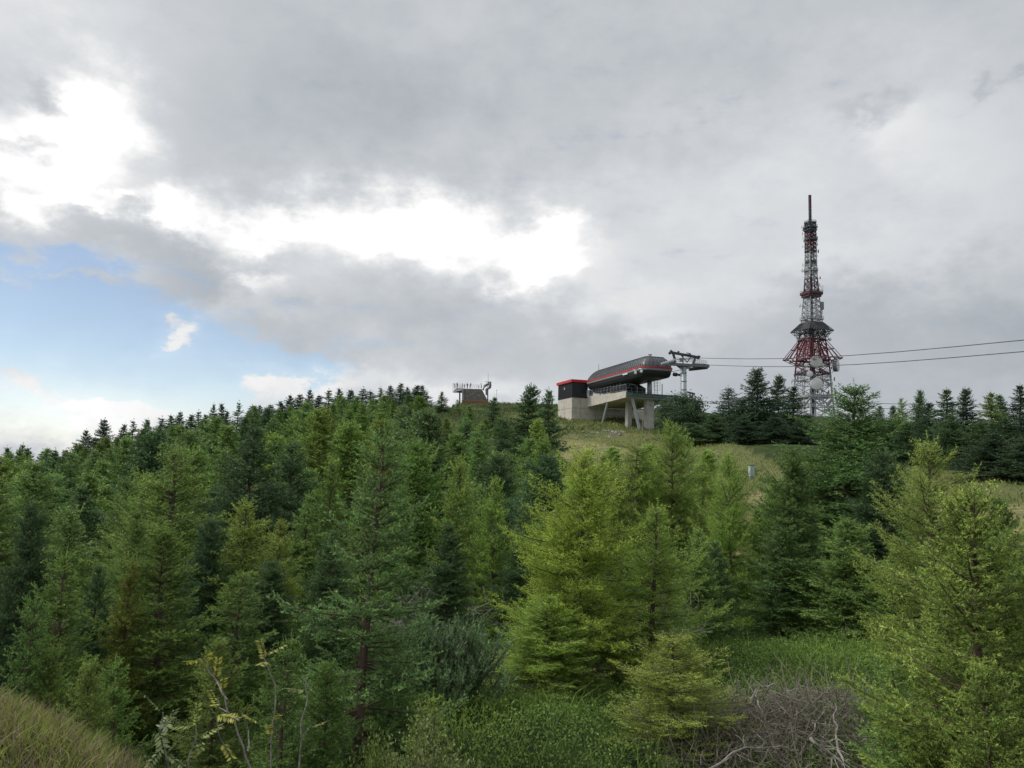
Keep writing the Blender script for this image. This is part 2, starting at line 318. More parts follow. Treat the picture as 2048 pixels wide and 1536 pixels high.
hay = gmix(gr(gn(.5, 8, (1, 3.5, 1)).outputs['Fac'], .38, .62), (.12, .14, .05), (.27, .245, .115))
hay = gmix(gr(nc_.outputs['Fac'], .55, .7), hay, (.20, .2, .07))
c1 = gmix(gat('slope'), soil, grass); c2 = gmix(gat('mown'), c1, hay); L(c2, b.inputs['Base Color']); b.inputs['Roughness'].default_value = .95; b.inputs['Specular IOR Level'].default_value = .1
bp = nn('ShaderNodeBump'); bp.inputs['Strength'].default_value = .7; bp.inputs['Distance'].default_value = .15; L(nc_.outputs['Fac'], bp.inputs['Height']); L(bp.outputs[0], b.inputs['Normal'])
ground = link('ground', fastmesh('ground', np.c_[xf, yf, Z], Fq, 4, m_g, {'mown': mown, 'slope': slope}, True)); tag(ground, kind='structure')
# ------------------------------------------------------------------ conifers
def unit(a): return a / np.maximum(np.linalg.norm(a, axis=-1, keepdims=True), 1e-9)
UP = np.array([0, 0, 1.0])
def tufts(P0, P1, tint, sp, ln, hw, per, rng, fwd=.75, fuzz=.35):
    """needle tufts: thin triangles set round every shoot"""
    d = P1 - P0; l = np.linalg.norm(d, axis=1); cnt = np.maximum(1, np.round(l / sp * per)).astype(int)
    idx = np.repeat(np.arange(len(P0)), cnt); n = len(idx)
    t = rng.random(n); dd = d[idx] / np.maximum(l[idx], 1e-6)[:, None]
    pos = P0[idx] + d[idx] * t[:, None]
    r = rng.normal(0, 1, (n, 3)); side = unit(r - (r * dd).sum(1)[:, None] * dd)
    nd = unit(dd * fwd + side * (1 + .4 * rng.normal(0, 1, n))[:, None] * .75 + np.array([0, 0, .12]))
    L_ = ln * rng.uniform(.7, 1.25, n)
    wv = unit(np.cross(nd, rng.normal(0, 1, (n, 3)))) * (hw * rng.uniform(.7, 1.2, n))[:, None]
    V_ = np.stack([pos - wv, pos + wv, pos + nd * L_[:, None]], 1).reshape(-1, 3)
    tt = np.clip(tint[idx] + rng.normal(0, .07, n), 0, 1)
    return V_, np.repeat(tt, 3)
def wood(P0, P1, r0, r1):
    """three-sided sticks"""
    d = unit(P1 - P0); a = unit(np.cross(d, np.array([.31, .27, .91]))); b = np.cross(d, a); n = len(P0); vs = []
    for P, r in ((P0, r0), (P1, r1)):
        for k in range(3):
            th = k * 2.0944; vs.append(P + (a * math.cos(th) + b * math.sin(th)) * np.reshape(r, (-1, 1)))
    V_ = np.stack(vs, 1).reshape(-1, 3); o = np.arange(n)[:, None] * 6
    f = np.concatenate([np.stack([o[:, 0] + k, o[:, 0] + (k + 1) % 3, o[:, 0] + 3 + (k + 1) % 3, o[:, 0] + 3 + k], 1) for k in range(3)])
    return V_, f
def make_conifer(seed, H, R, whorl=.4, nb=6, inter=5, pw=.85, base=.06, e_lo=-8, e_hi=55, droop=18, up=30, sec=.08, secang=55, secl=.48, secdroop=8, secup=10, ter=.06, terl=.4,
                 ln=.035, hw=.006, sp=.012, per=1.0, thick_main=True, lean=.02, wob=.05, irr=.18, dead=0.0, leader=1.0, inner=.12, tuftfwd=.75, secrnd=24, gap=0.0, second_mult=1.0, trunk_r=None, bare=0.0):
    rng = np.random.default_rng(seed)
    tr = trunk_r or (.012 * H + .015)
    zz = np.linspace(0, 1, 14); la = rng.uniform(0, 6.28); px_ = np.cumsum(rng.normal(0, wob * H / 14, 14)); py_ = np.cumsum(rng.normal(0, wob * H / 14, 14)); px_ -= px_[0]; py_ -= py_[0]
    tx = px_ + lean * H * zz * math.cos(la); ty = py_ + lean * H * zz * math.sin(la)
    def axis(z): return np.array([np.interp(z / H, zz, tx), np.interp(z / H, zz, ty), z])
    shoots0 = []; shoots1 = []; st = []; W0 = []; W1 = []; wr0 = []; wr1 = []; D0 = []; D1 = []
    z = base * H; hs = []
    while z < H * .985:
        hs.append((z, True)); nxt = z + whorl * rng.uniform(.75, 1.2) * (1 - .25 * z / H)
        for k in range(inter): hs.append((rng.uniform(z + .03, nxt), False))
        z = nxt
    lopside = rng.uniform(0, 6.28); lop = rng.uniform(0, .14)
    for z, main in hs:
        if z > H * .97: continue
        h = z / H; n = rng.integers(nb - 1, nb + 2) if main else 1
        a0 = rng.uniform(0, 6.28)
        prof = R * (1 - h) ** pw * min(1.0, .62 + h * 2.2) + .10 * (H > 2) * 1.0
        for k in range(n):
            a = a0 + k * 6.283 / n + rng.normal(0, .22)
            Lb = prof * (1 + rng.normal(0, irr)) * (1 + lop * math.cos(a - lopside)) * (1 if main else rng.uniform(.5, .98))
            if rng.random() < gap: continue
            Lb = max(.08, Lb); e0 = math.radians(e_lo + (e_hi - e_lo) * h ** 1.6 + rng.normal(0, 6))
            m = 8; ts = np.linspace(0, 1, m + 1); e = e0 - math.radians(droop) * np.sin(np.pi * ts) * (1 - h) + math.radians(up) * ts ** 2 * (1.1 - h * .5)
            aa = a + np.cumsum(rng.normal(0, .05, m + 1)); st_ = Lb / m
            dirs = np.stack([np.cos(aa) * np.cos(e), np.sin(aa) * np.cos(e), np.sin(e)], 1)
            P = np.vstack([np.zeros(3), np.cumsum(dirs[:-1] * st_, 0)]) + axis(z)
            isdead = rng.random() < dead * max(0, 1 - h * 2.6)
            rb = .006 + .011 * Lb; rr = rb * (1 - ts * .85)
            W0.append(P[:-1]); W1.append(P[1:]); wr0.append(rr[:-1]); wr1.append(rr[1:])
            k0 = 2 if h < .75 else 1
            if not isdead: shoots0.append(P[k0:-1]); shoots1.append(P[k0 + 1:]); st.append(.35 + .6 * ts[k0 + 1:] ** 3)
            ns = int(Lb * (1 - inner) / sec * 2 * second_mult)
            if ns < 1: continue
            t = inner + (1 - inner) * (np.arange(ns) + rng.random(ns)) / ns * .97
            pos = np.stack([np.interp(t * m, np.arange(m + 1), P[:, c]) for c in range(3)], 1)
            dm = unit(np.stack([np.interp(t * m, np.arange(m + 1), dirs[:, c]) for c in range(3)], 1))
            sgn = np.where(np.arange(ns) % 2 == 0, 1, -1)[:, None]; side = unit(np.cross(dm, UP)) * sgn
            th = np.radians(secang + rng.normal(0, 9, ns))[:, None]
            l2 = np.maximum(.04, (Lb * secl * (1 - t) ** .75 * np.minimum(1, .45 + t * 1.6) + .06) * rng.uniform(.6, 1.15, ns))
            dn = np.sin(np.radians(secdroop + rng.normal(0, secrnd, ns)))[:, None]
            d1 = unit(dm * np.cos(th) + side * np.sin(th) - UP * dn)
            d2 = unit(d1 + dm * .35 + UP * math.sin(math.radians(secup)))
            mid = pos + d1 * (l2 * .5)[:, None]; end = mid + d2 * (l2 * .5)[:, None]
            tgt0, tgt1 = (D0, D1) if isdead else (shoots0, shoots1)
            tgt0 += [pos, mid]; tgt1 += [mid, end]
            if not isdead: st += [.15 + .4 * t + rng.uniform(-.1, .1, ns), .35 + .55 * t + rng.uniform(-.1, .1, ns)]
            if ter > 0:
                cnt = np.maximum(0, np.round(l2 / ter * 2)).astype(int); ix = np.repeat(np.arange(ns), cnt); q = len(ix)
                if q:
                    tt = rng.uniform(.12, .92, q); first = tt < .5
                    pp = np.where(first[:, None], pos[ix] + (mid - pos)[ix] * (tt * 2)[:, None], mid[ix] + (end - mid)[ix] * ((tt - .5) * 2)[:, None])
                    db = np.where(first[:, None], d1[ix], d2[ix]); sd_ = unit(np.cross(db, UP + .25 * rng.normal(0, 1, (q, 3)))) * np.where(rng.random(q) < .5, 1, -1)[:, None]
                    th = np.radians(50 + rng.normal(0, 10, q))[:, None]
                    l3 = (l2[ix] * terl * (1 - tt) + .03) * rng.uniform(.6, 1.2, q)
                    d3 = unit(db * np.cos(th) + sd_ * np.sin(th) - UP * (math.sin(math.radians(secdroop)) * .8) + UP * rng.normal(0, .25, q)[:, None])
                    e3 = pp + d3 * l3[:, None]
                    if isdead: D0.append(pp); D1.append(e3)
                    else: shoots0.append(pp); shoots1.append(e3); st.append(.25 + .6 * t[ix] * tt + rng.uniform(-.1, .1, q))
    # leader and its candelabra
    top = axis(H * .955); lead = top + np.array([rng.normal(0, .02), rng.normal(0, .02), H * .045 + .12 * leader])
    shoots0.append(np.array([top])); shoots1.append(np.array([lead])); st.append(np.array([.8]))
    for k in range(5):
        a = k * 1.2566 + rng.normal(0, .2); L5 = .17 * min(leader, 2.0) * rng.uniform(.6, 1.1); p = top
        for q in range(3):
            e = math.radians(42 + q * 17); p2 = p + np.array([math.cos(a) * math.cos(e), math.sin(a) * math.cos(e), math.sin(e)]) * L5 / 3 * 1.4
            shoots0.append(np.array([p])); shoots1.append(np.array([p2])); st.append(np.array([.8])); p = p2
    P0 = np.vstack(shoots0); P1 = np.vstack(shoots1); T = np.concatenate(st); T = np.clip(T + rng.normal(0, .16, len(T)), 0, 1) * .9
    if bare > 0:
        kk = rng.random(len(P0)) > bare; P0, P1, T = P0[kk], P1[kk], T[kk]
    Vt, tt = tufts(P0, P1, T, sp, ln, hw, per, rng, tuftfwd)
    Wa = [np.vstack(W0)]; Wb = [np.vstack(W1)]; ra = [np.concatenate(wr0)]; rb_ = [np.concatenate(wr1)]
    if D0:
        a_, b_ = np.vstack(D0), np.vstack(D1); Wa.append(a_); Wb.append(b_); ra.append(np.full(len(a_), .004)); rb_.append(np.full(len(a_), .002))
    # trunk tube
    zt = np.linspace(0, .97, 20); tp = np.array([axis(q * H) for q in zt]); tp[0, 2] -= .5
    Wv, Wf = wood(np.vstack(Wa), np.vstack(Wb), np.concatenate(ra), np.concatenate(rb_))
    mb = MB(); mb.tube([tuple(p) for p in tp], [tr * (1 - q) ** .8 + .006 for q in zt], 8)
    tv = np.array([tuple(v) for v in mb.v]); tf = [f for f in mb.f if len(f) == 4]
    allV = np.vstack([Wv, tv]); allF = np.vstack([Wf, np.array(tf) + len(Wv)])
    return Vt, tt, allV, allF, H, R
def proto(name, leafm, barkm, base_=None, **k):
    k = {**(base_ or {}), **k}
    Vt, tt, wv, wf, H, R = make_conifer(**k)
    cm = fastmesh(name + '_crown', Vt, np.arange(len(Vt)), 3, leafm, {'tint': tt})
    tm = fastmesh(name + '_trunk', wv, wf, 4, barkm, None, True)
    return dict(crown=cm, trunk=tm, H=H, R=R, n=len(Vt) // 3)
nm, lm, bk = MT['needle'], MT['larch'], MT['bark']
PR = {}
# spruces close by: every shoot modelled; then lighter ones for farther off
PR['near1'] = proto('near_spruce', nm, MT['orange_bark'], seed=11, H=4.6, R=1.15, whorl=.36, nb=6, inter=7, pw=.62, sec=.115, ter=.125, sp=.0075, ln=.030, hw=.0066, per=1.0, gap=.1, e_lo=0, e_hi=50, droop=14, up=40, leader=1.9, lean=.05, inner=.12, irr=.25)
PR['near2'] = proto('near_spruce_b', nm, MT['orange_bark'], seed=12, H=4.4, R=1.35, whorl=.34, nb=6, inter=9, pw=.6, sec=.115, ter=.125, sp=.0075, ln=.030, hw=.0066, per=1.0, gap=.06, e_lo=4, e_hi=58, droop=18, up=34, leader=1.2, lean=.02, inner=.12, irr=.22, dead=.15)
PR['mid1'] = proto('mid_spruce', nm, bk, seed=21, H=5, R=1.4, whorl=.33, nb=7, inter=12, pw=.66, sec=.1, ter=.12, sp=.021, ln=.05, hw=.0095, e_lo=-4, leader=1.4, irr=.22, gap=.05)
PR['mid2'] = proto('mid_spruce_b', nm, bk, seed=22, H=5, R=1.6, whorl=.32, nb=7, inter=12, sec=.1, ter=.12, sp=.021, ln=.05, hw=.0095, e_lo=-10, droop=22, pw=.58, leader=1.0, irr=.26, dead=.1)
PR['mid3'] = proto('mid_spruce_c', nm, bk, seed=23, H=5, R=1.15, whorl=.36, nb=6, inter=11, pw=.68, sec=.1, ter=.12, sp=.021, ln=.05, hw=.0095, e_lo=6, e_hi=62, leader=2.0, irr=.3, gap=.1)
PR['tall'] = proto('tall_spruce', nm, bk, seed=31, H=8, R=2.3, whorl=.42, nb=8, inter=12, sec=.13, ter=.15, sp=.027, ln=.06, hw=.0115, e_lo=-12, e_hi=50, droop=22, pw=.7, leader=1.3, irr=.26, dead=.15)
far = dict(sec=.16, ter=.22, sp=.055, ln=.105, hw=.025, per=1.0, secrnd=30)
PR['far1'] = proto('far_spruce', nm, bk, seed=41, H=6, R=1.5, whorl=.4, nb=7, inter=11, pw=.68, leader=1.8, irr=.26, base_=far)
PR['far2'] = proto('far_spruce_b', nm, bk, seed=42, H=6, R=1.9, whorl=.4, nb=7, inter=12, e_lo=-12, pw=.52, leader=1.2, irr=.3, gap=.05, base_=far)
PR['far3'] = proto('far_spruce_c', nm, bk, seed=43, H=6, R=1.25, whorl=.42, nb=6, inter=11, pw=.7, e_lo=0, e_hi=60, leader=2.2, irr=.32, gap=.08, base_=far)
PR['far4'] = proto('far_spruce_d', nm, bk, seed=44, H=6, R=1.6, whorl=.44, nb=6, inter=8, pw=.62, e_lo=-5, e_hi=35, leader=2.5, irr=.38, gap=.14, up=34, base_=far)
vfar = dict(sec=.2, ter=.36, sp=.09, ln=.16, hw=.04, per=1.0, secrnd=26)
PR['sky1'] = proto('skyline_spruce', nm, bk, seed=51, H=6, R=1.5, whorl=.46, nb=6, inter=8, pw=.86, leader=3.6, irr=.32, base_=vfar)
PR['sky2'] = proto('skyline_spruce_b', nm, bk, seed=52, H=6, R=1.8, whorl=.46, nb=7, inter=9, pw=.75, e_lo=-10, leader=3.2, irr=.36, gap=.08, base_=vfar)
PR['sky3'] = proto('skyline_spruce_c', nm, bk, seed=53, H=6, R=1.2, whorl=.5, nb=6, inter=7, pw=.9, leader=4.2, irr=.4, gap=.12, e_hi=45, base_=vfar)
# larches
la = dict(secdroop=22, secup=42, secang=48, e_hi=48, inner=.15, tuftfwd=.55)
PR['larch1'] = proto('near_larch', lm, MT['bark'], seed=61, H=5.2, R=1.65, whorl=.28, nb=6, inter=9, pw=.5, e_lo=-6, droop=16, up=42, sec=.075, ter=.10, terl=.5, sp=.021, ln=.030, hw=.0068, per=1.0, irr=.26, dead=.5, leader=1.5, base_=la)
PR['larch2'] = proto('near_larch_b', lm, MT['bark'], seed=62, H=4.5, R=1.3, whorl=.3, nb=6, inter=8, pw=.56, e_lo=0, droop=14, up=46, sec=.08, ter=.10, terl=.5, sp=.02, ln=.030, hw=.0065, per=1.0, irr=.3, leader=1.9, gap=.06, base_=la)
PR['larch3'] = proto('mid_larch', lm, MT['bark'], seed=63, H=5.5, R=1.4, whorl=.32, nb=6, inter=10, pw=.62, e_lo=-8, droop=12, up=40, sec=.11, ter=.14, terl=.5, sp=.032, ln=.05, hw=.010, per=1.0, irr=.26, leader=1.8, gap=.04, base_=la)
PR['larch4'] = proto('drooping_larch', lm, MT['bark'], seed=64, H=5.5, R=1.5, whorl=.3, nb=7, inter=13, pw=.45, e_lo=-20, e_hi=20, droop=30, up=4, sec=.09, ter=.12, terl=.5, sp=.035, ln=.05, hw=.009, per=1.0, irr=.3, leader=.6, gap=.08, secdroop=50, secup=-30, base_=la)
PR['larchfar'] = proto('far_larch', lm, MT['bark'], seed=65, H=6, R=1.5, whorl=.4, nb=7, inter=10, pw=.6, e_lo=-5, up=40, irr=.25, leader=1.5, base_={**la, **far})
# a mountain pine: many upright candle shoots
def pine_mesh():
    rng = np.random.default_rng(71); P0 = []; P1 = []; T = []; W0 = []; W1 = []
    for k in range(150):
        a = rng.uniform(0, 6.28); e = math.radians(rng.uniform(15, 80)); L_ = rng.uniform(.75, 1.15) * (.9 + .35 * math.sin(e)); p = np.array([rng.normal(0, .18), rng.normal(0, .18), 0.0]); d = np.array([math.cos(a) * math.cos(e), math.sin(a) * math.cos(e), math.sin(e)])
        for q in range(6):
            d = unit(d + UP * .13 + rng.normal(0, .06, 3)); n = p + d * L_ / 6; W0.append(p); W1.append(n); p_old = p; p = n
            if q >= 1:
                for s in range(5):
                    o = unit(d + rng.normal(0, .5, 3)); b0 = p_old + (p - p_old) * rng.random(); b1 = b0 + o * .12; b2 = b1 + unit(o + UP * 1.6) * rng.uniform(.08, .17)
                    P0 += [b0, b1]; P1 += [b1, b2]; T += [.3, .6]
        P0.append(p); P1.append(p + unit(d + UP) * .16); T.append(.9)
    V_, tt = tufts(np.array(P0), np.array(P1), np.array(T), .012, .05, .006, 1.0, rng, .9)
    wv, wf = wood(np.array(W0), np.array(W1), np.full(len(W0), .012), np.full(len(W0), .009))
    return dict(crown=fastmesh('pine_crown', V_, np.arange(len(V_)), 3, nm, {'tint': tt}), trunk=fastmesh('pine_trunk', wv, wf, 4, bk, None, True), H=1.45, R=1.0, n=len(V_) // 3)
PR['pine'] = pine_mesh()
# a bare dead tree
def snag_mesh(seed, H=4.5, R=.8):
    Vt, tt, wv, wf, H, R = make_conifer(seed=seed, H=H, R=R, whorl=.45, nb=3, inter=1, sec=.25, ter=.25, sp=.1, dead=5.0, e_lo=10, e_hi=30, gap=.2)
    return dict(trunk=fastmesh('snag_wood', wv, wf, 4, MT['dead'], None, True), crown=None, H=H, R=R, n=0)
PR['snag'] = snag_mesh(81)
# round leafy tree / bush
def leafy_mesh(seed, H, R, nl, size, thin=1.0):
    rng = np.random.default_rng(seed); W0 = []; W1 = []; tips = []
    def grow(p, d, L_, r, lev):
        segs = 4
        for q in range(segs):
            d = unit(d + rng.normal(0, .13, 3) + UP * .05); n = p + d * L_ / segs; W0.append((p, r)); W1.append((n, r * .8)); p = n; r *= .8
            if lev < 3:
                for s in range(2 if lev else 3):
                    o = unit(d + rng.normal(0, .65, 3)); grow(p, o, L_ * rng.uniform(.42, .6), r * .6, lev + 1)
            if lev >= 2: tips.append(p)
    grow(np.zeros(3), UP.copy(), H * .62, .03 * H / 3, 0)
    tips = np.array(tips); s = np.array([R / (np.percentile(abs(tips[:, :2]), 95) + 1e-6)] * 2 + [H / (tips[:, 2].max() + .05)]); tips = tips * s
    a = np.array([w[0] * s for w in W0]); b = np.array([w[0] * s for w in W1])
    wv, wf = wood(a, b, np.array([w[1] for w in W0]), np.array([w[1] for w in W1]))
    c = tips[rng.integers(0, len(tips), nl)] + np.clip(rng.normal(0, 1.8, (nl, 3)), -3, 3) * size; d = unit(rng.normal(0, 1, (nl, 3)) + UP * .4); w = unit(np.cross(d, rng.normal(0, 1, (nl, 3))))
    sz = (size * rng.uniform(.6, 1.2, nl))[:, None]
    V_ = np.stack([c, c + d * sz * .5 + w * sz * .32, c + d * sz, c + d * sz * .5 - w * sz * .32], 1).reshape(-1, 3); tt = np.repeat(rng.random(nl), 4)
    return dict(crown=fastmesh('leafy_crown', V_, np.arange(len(V_)), 4, MT['leaf'], {'tint': tt}), trunk=fastmesh('leafy_stems', wv, wf, 4, bk, None, True), H=H, R=R, n=nl)
PR['bush'] = leafy_mesh(91, 1.3, .8, 24000, .034)
PR['leafy'] = leafy_mesh(92, 6, 2.6, 16000, .24)
SPR = dict(deep=(.095, .195, .062), blue=(.145, .27, .10), mid=(.145, .28, .082), olive=(.17, .28, .075), dark=(.075, .155, .07), dk=(.046, .095, .056), bright=(.135, .28, .075), fresh=(.18, .30, .075), rusty=(.20, .235, .06))
LAR = dict(yellow=(.29, .45, .10), green=(.22, .39, .10), olive=(.22, .35, .09), pale=(.30, .40, .11))
for _d in (SPR, LAR):
    for _k in _d: _r, _g, _b = _d[_k]; _d[_k] = (_r * 1.15, _g * 1.10, _b * .96)
ALL = []
def plant(kind, x, y, H, R, col, label, cat='tree', group=None, name='spruce_tree', rz=None, dz=0.0, leanx=0.0):
    P = PR[kind]; rng = random.Random(int(abs(x * 977 + y * 331) * 10)); z = g1(x, y)
    o = empty(name, (x, y, z + dz), rng.uniform(0, 6.28) if rz is None else rz)
    o.rotation_euler.x = rng.uniform(-.025, .025) + 0; o.rotation_euler.y = rng.uniform(-.025, .025)
    s = R / P['R']; o.scale = (s, s, H / P['H'])
    tag(o, label, cat, group)
    for nme in ('trunk', 'crown'):
        if P[nme] is None: continue
        c = link(nme, P[nme], o); j = rng.uniform(.85, 1.15); c.color = (col[0] * j * rng.uniform(.92, 1.08), col[1] * j, col[2] * j * rng.uniform(.9, 1.1), 1)
    ALL.append((x, y, R, H)); return o
def at_px(kind, px, ytop, D, wpx, col, label, name='spruce_tree', group=None, cat='tree', hmin=2.5, rz=None, dH=0):
    p = pt(px, ytop, D); z = g1(p.x, p.y); H = max(hmin, p.z - z)
    return plant(kind, p.x, p.y, H, wpx / 2 / F * D, col, label, cat, group, name, rz)
# ------------------------------------------------------------------ the trees one can point at
S_, L_ = SPR, LAR
at_px('near1', 742, 868, 9.7, 350, S_['blue'], 'tall blue-green spruce with a long bare leader and orange trunk left of centre foreground', rz=.6)
at_px('near2', 1962, 985, 7.4, 560, S_['fresh'], 'large fresh green spruce with reddish inner twigs filling the lower right corner', rz=1.0)
at_px('near2', 2075, 1040, 8.6, 300, S_['mid'], 'spruce cut off by the right edge with branches reaching in', rz=2.0)
at_px('near2', 345, 1055, 12.2, 290, S_['olive'], 'olive green spruce with a grey trunk beside the yellowish small spruce, lower left', rz=3.1)
at_px('near1', 140, 1110, 11.5, 230, S_['mid'], 'open-branched young spruce above the grassy bank at lower left', rz=2.2)
at_px('mid3', 262, 1125, 11.6, 130, S_['rusty'], 'small yellowish spruce left of the spruce with the grey trunk', name='spruce_tree')
at_px('near1', 55, 1200, 9.4, 190, S_['mid'], 'low dark green spruce at the left edge just above the grassy bank', rz=.3)
at_px('near2', 195, 1330, 8.2, 170, S_['olive'], 'little green spruce growing out of the edge of the grassy bank', hmin=1.2, rz=.9)
at_px('near1', 575, 1280, 8.6, 190, S_['mid'], 'short young spruce left of the orange spruce trunk near the bottom edge', hmin=1.5, rz=1.7)
at_px('near1', 865, 1400, 8.2, 190, S_['fresh'], 'small spruce with upright tips between the leafy bush and the pine', hmin=1.2, rz=1.7)
at_px('larch1', 1172, 905, 14.2, 330, L_['yellow'], 'tallest yellow-green larch in the centre with bare grey twigs under its skirt', name='larch_tree', rz=.4)
at_px('larch2', 1302, 1010, 14.9, 230, L_['yellow'], 'bright larch leaning against the right side of the tallest central larch', name='larch_tree', rz=2.4)
at_px('larch1', 1085, 1195, 13.2, 250, L_['yellow'], 'low spreading larch with branches reaching left beneath the tallest central larch', name='larch_tree', rz=4.4, hmin=1.5)
at_px('larch2', 1345, 1265, 10.6, 270, L_['pale'], 'pale yellow small larch left of the heap of dead branches', name='larch_tree', rz=1.4, hmin=1.2)
at_px('larch2', 1862, 880, 12.4, 270, L_['olive'], 'olive larch rising behind the large foreground spruce at right', name='larch_tree', rz=5.1)
at_px('tall', 1680, 762, 24, 430, S_['deep'], 'tallest broad spruce right of centre standing before the foot of the lattice tower', rz=1.2)
at_px('mid2', 1590, 900, 21, 190, S_['deep'], 'green spruce tucked against the left flank of the tallest broad spruce')
at_px('mid2', 1760, 905, 21.5, 210, S_['dark'], 'dark spruce tucked against the right flank of the tallest broad spruce')
at_px('mid1', 1560, 1035, 19.5, 200, S_['deep'], 'medium spruce above the green undergrowth, left of the broad spruces')
at_px('mid2', 1690, 1040, 18.6, 230, S_['mid'], 'wide low spruce whose skirt meets the green undergrowth')
at_px('mid1', 1800, 1060, 17, 190, S_['mid'], 'shaded spruce between the wide low spruce and the olive larch')
at_px('larch1', 1350, 852, 25, 185, L_['green'], 'green feathery larch in front of the grassy slope right of centre', name='larch_tree')
at_px('larch1', 1466, 912, 21, 165, L_['green'], 'slim green larch standing left of the pale blue box', name='larch_tree')
at_px('larch4', 1262, 884, 24, 190, L_['green'], 'larch with hanging drooping branchlets below the lift station slope', name='larch_tree')
at_px('mid1', 1430, 1120, 19, 120, S_['dark'], 'dark spruce below the slim green larch')
at_px('larch3', 500, 1000, 16.5, 190, L_['olive'], 'rounded olive larch on the left with a yellowish top', name='larch_tree')
at_px('larch3', 555, 1070, 17.2, 120, L_['olive'], 'narrower larch pressed against the right side of the rounded olive larch', name='larch_tree')
at_px('mid2', 835, 885, 18.5, 230, S_['mid'], 'full green spruce with a pale trunk showing, right of the long-leader spruce')
at_px('larch3', 917, 915, 18, 150, L_['green'], 'pointed yellow-green larch left of centre, tallest of its pair', name='larch_tree')
at_px('larch3', 992, 955, 17.4, 130, L_['green'], 'smaller larch at the right shoulder of the pointed yellow-green larch', name='larch_tree')
at_px('mid3', 1062, 1010, 17.8, 130, S_['blue'], 'bluish spruce in the gap left of the tallest central larch')
at_px('mid1', 1040, 1090, 17, 140, S_['dark'], 'dark spruce filling the gap below the bluish spruce')
at_px('mid3', 655, 925, 22, 120, S_['mid'], 'slender spruce left of the long-leader spruce')
at_px('larchfar', 745, 880, 24, 110, L_['olive'], 'olive larch directly behind the long-leader spruce', name='larch_tree')
at_px('mid1', 610, 990, 19, 140, S_['mid'], 'mid green spruce right of the narrower larch')
at_px('mid2', 420, 1040, 16, 150, S_['dark'], 'dark spruce between the olive spruce and the rounded olive larch')
at_px('mid1', 660, 1120, 14.5, 150, S_['dark'], 'dark spruce in the shade left of the orange trunk')
at_px('mid1', 900, 1110, 15.5, 170, S_['dark'], 'shaded spruce under the pointed yellow-green larch')
at_px('far1', 1056, 772, 66, 135, S_['dark'], 'tall pointed spruce just left of the lift station')
at_px('far3', 1100, 782, 56, 95, S_['dark'], 'narrow dark spruce touching the left wall of the lift station')
at_px('larchfar', 1078, 838, 52, 80, L_['green'], 'soft green larch between the two spruces beside the lift station', name='larch_tree')
at_px('far3', 984, 795, 120, 60, S_['dark'], 'dark spruce in front of the right side of the lookout')
at_px('far3', 940, 812, 118, 46, S_['mid'], 'thin spruce in front of the lookout base')
at_px('sky1', 884, 784, 150, 40, S_['dark'], 'pointed spruce on the skyline left of the lookout')
at_px('sky3', 917, 800, 150, 30, S_['mid'], 'little spruce below the left balcony of the lookout')
at_px('pine', 885, 1235, 12.0, 300, (.12, .21, .10), 'dark mountain pine bush with upright candle-like shoots', name='pine_bush', cat='bush', hmin=1.2)
at_px('bush', 905, 1432, 7.4, 300, (.17, .23, .08), 'leafy birch bush with small pale leaves at the bottom edge', name='leafy_bush', cat='bush', hmin=.8)
at_px('bush', 780, 1462, 7.0, 200, (.15, .23, .06), 'low bright leafy bush left of the pale-leaved birch bush', name='leafy_bush', cat='bush', hmin=.6)
at_px('snag', 1286, 812, 100, 34, (1, 1, 1), 'taller bare dead tree before the concrete pier of the station', name='dead_tree')
at_px('snag', 1300, 828, 99, 22, (1, 1, 1), 'shorter bare dead tree right beside the taller one before the concrete pier', name='dead_tree')
at_px('snag', 1004, 798, 190, 18, (1, 1, 1), 'bare dead sapling on the skyline right of the lookout', name='dead_tree')
at_px('snag', 1850, 800, 66, 16, (1, 1, 1), 'thin dead top among the right skyline spruces', name='dead_tree')
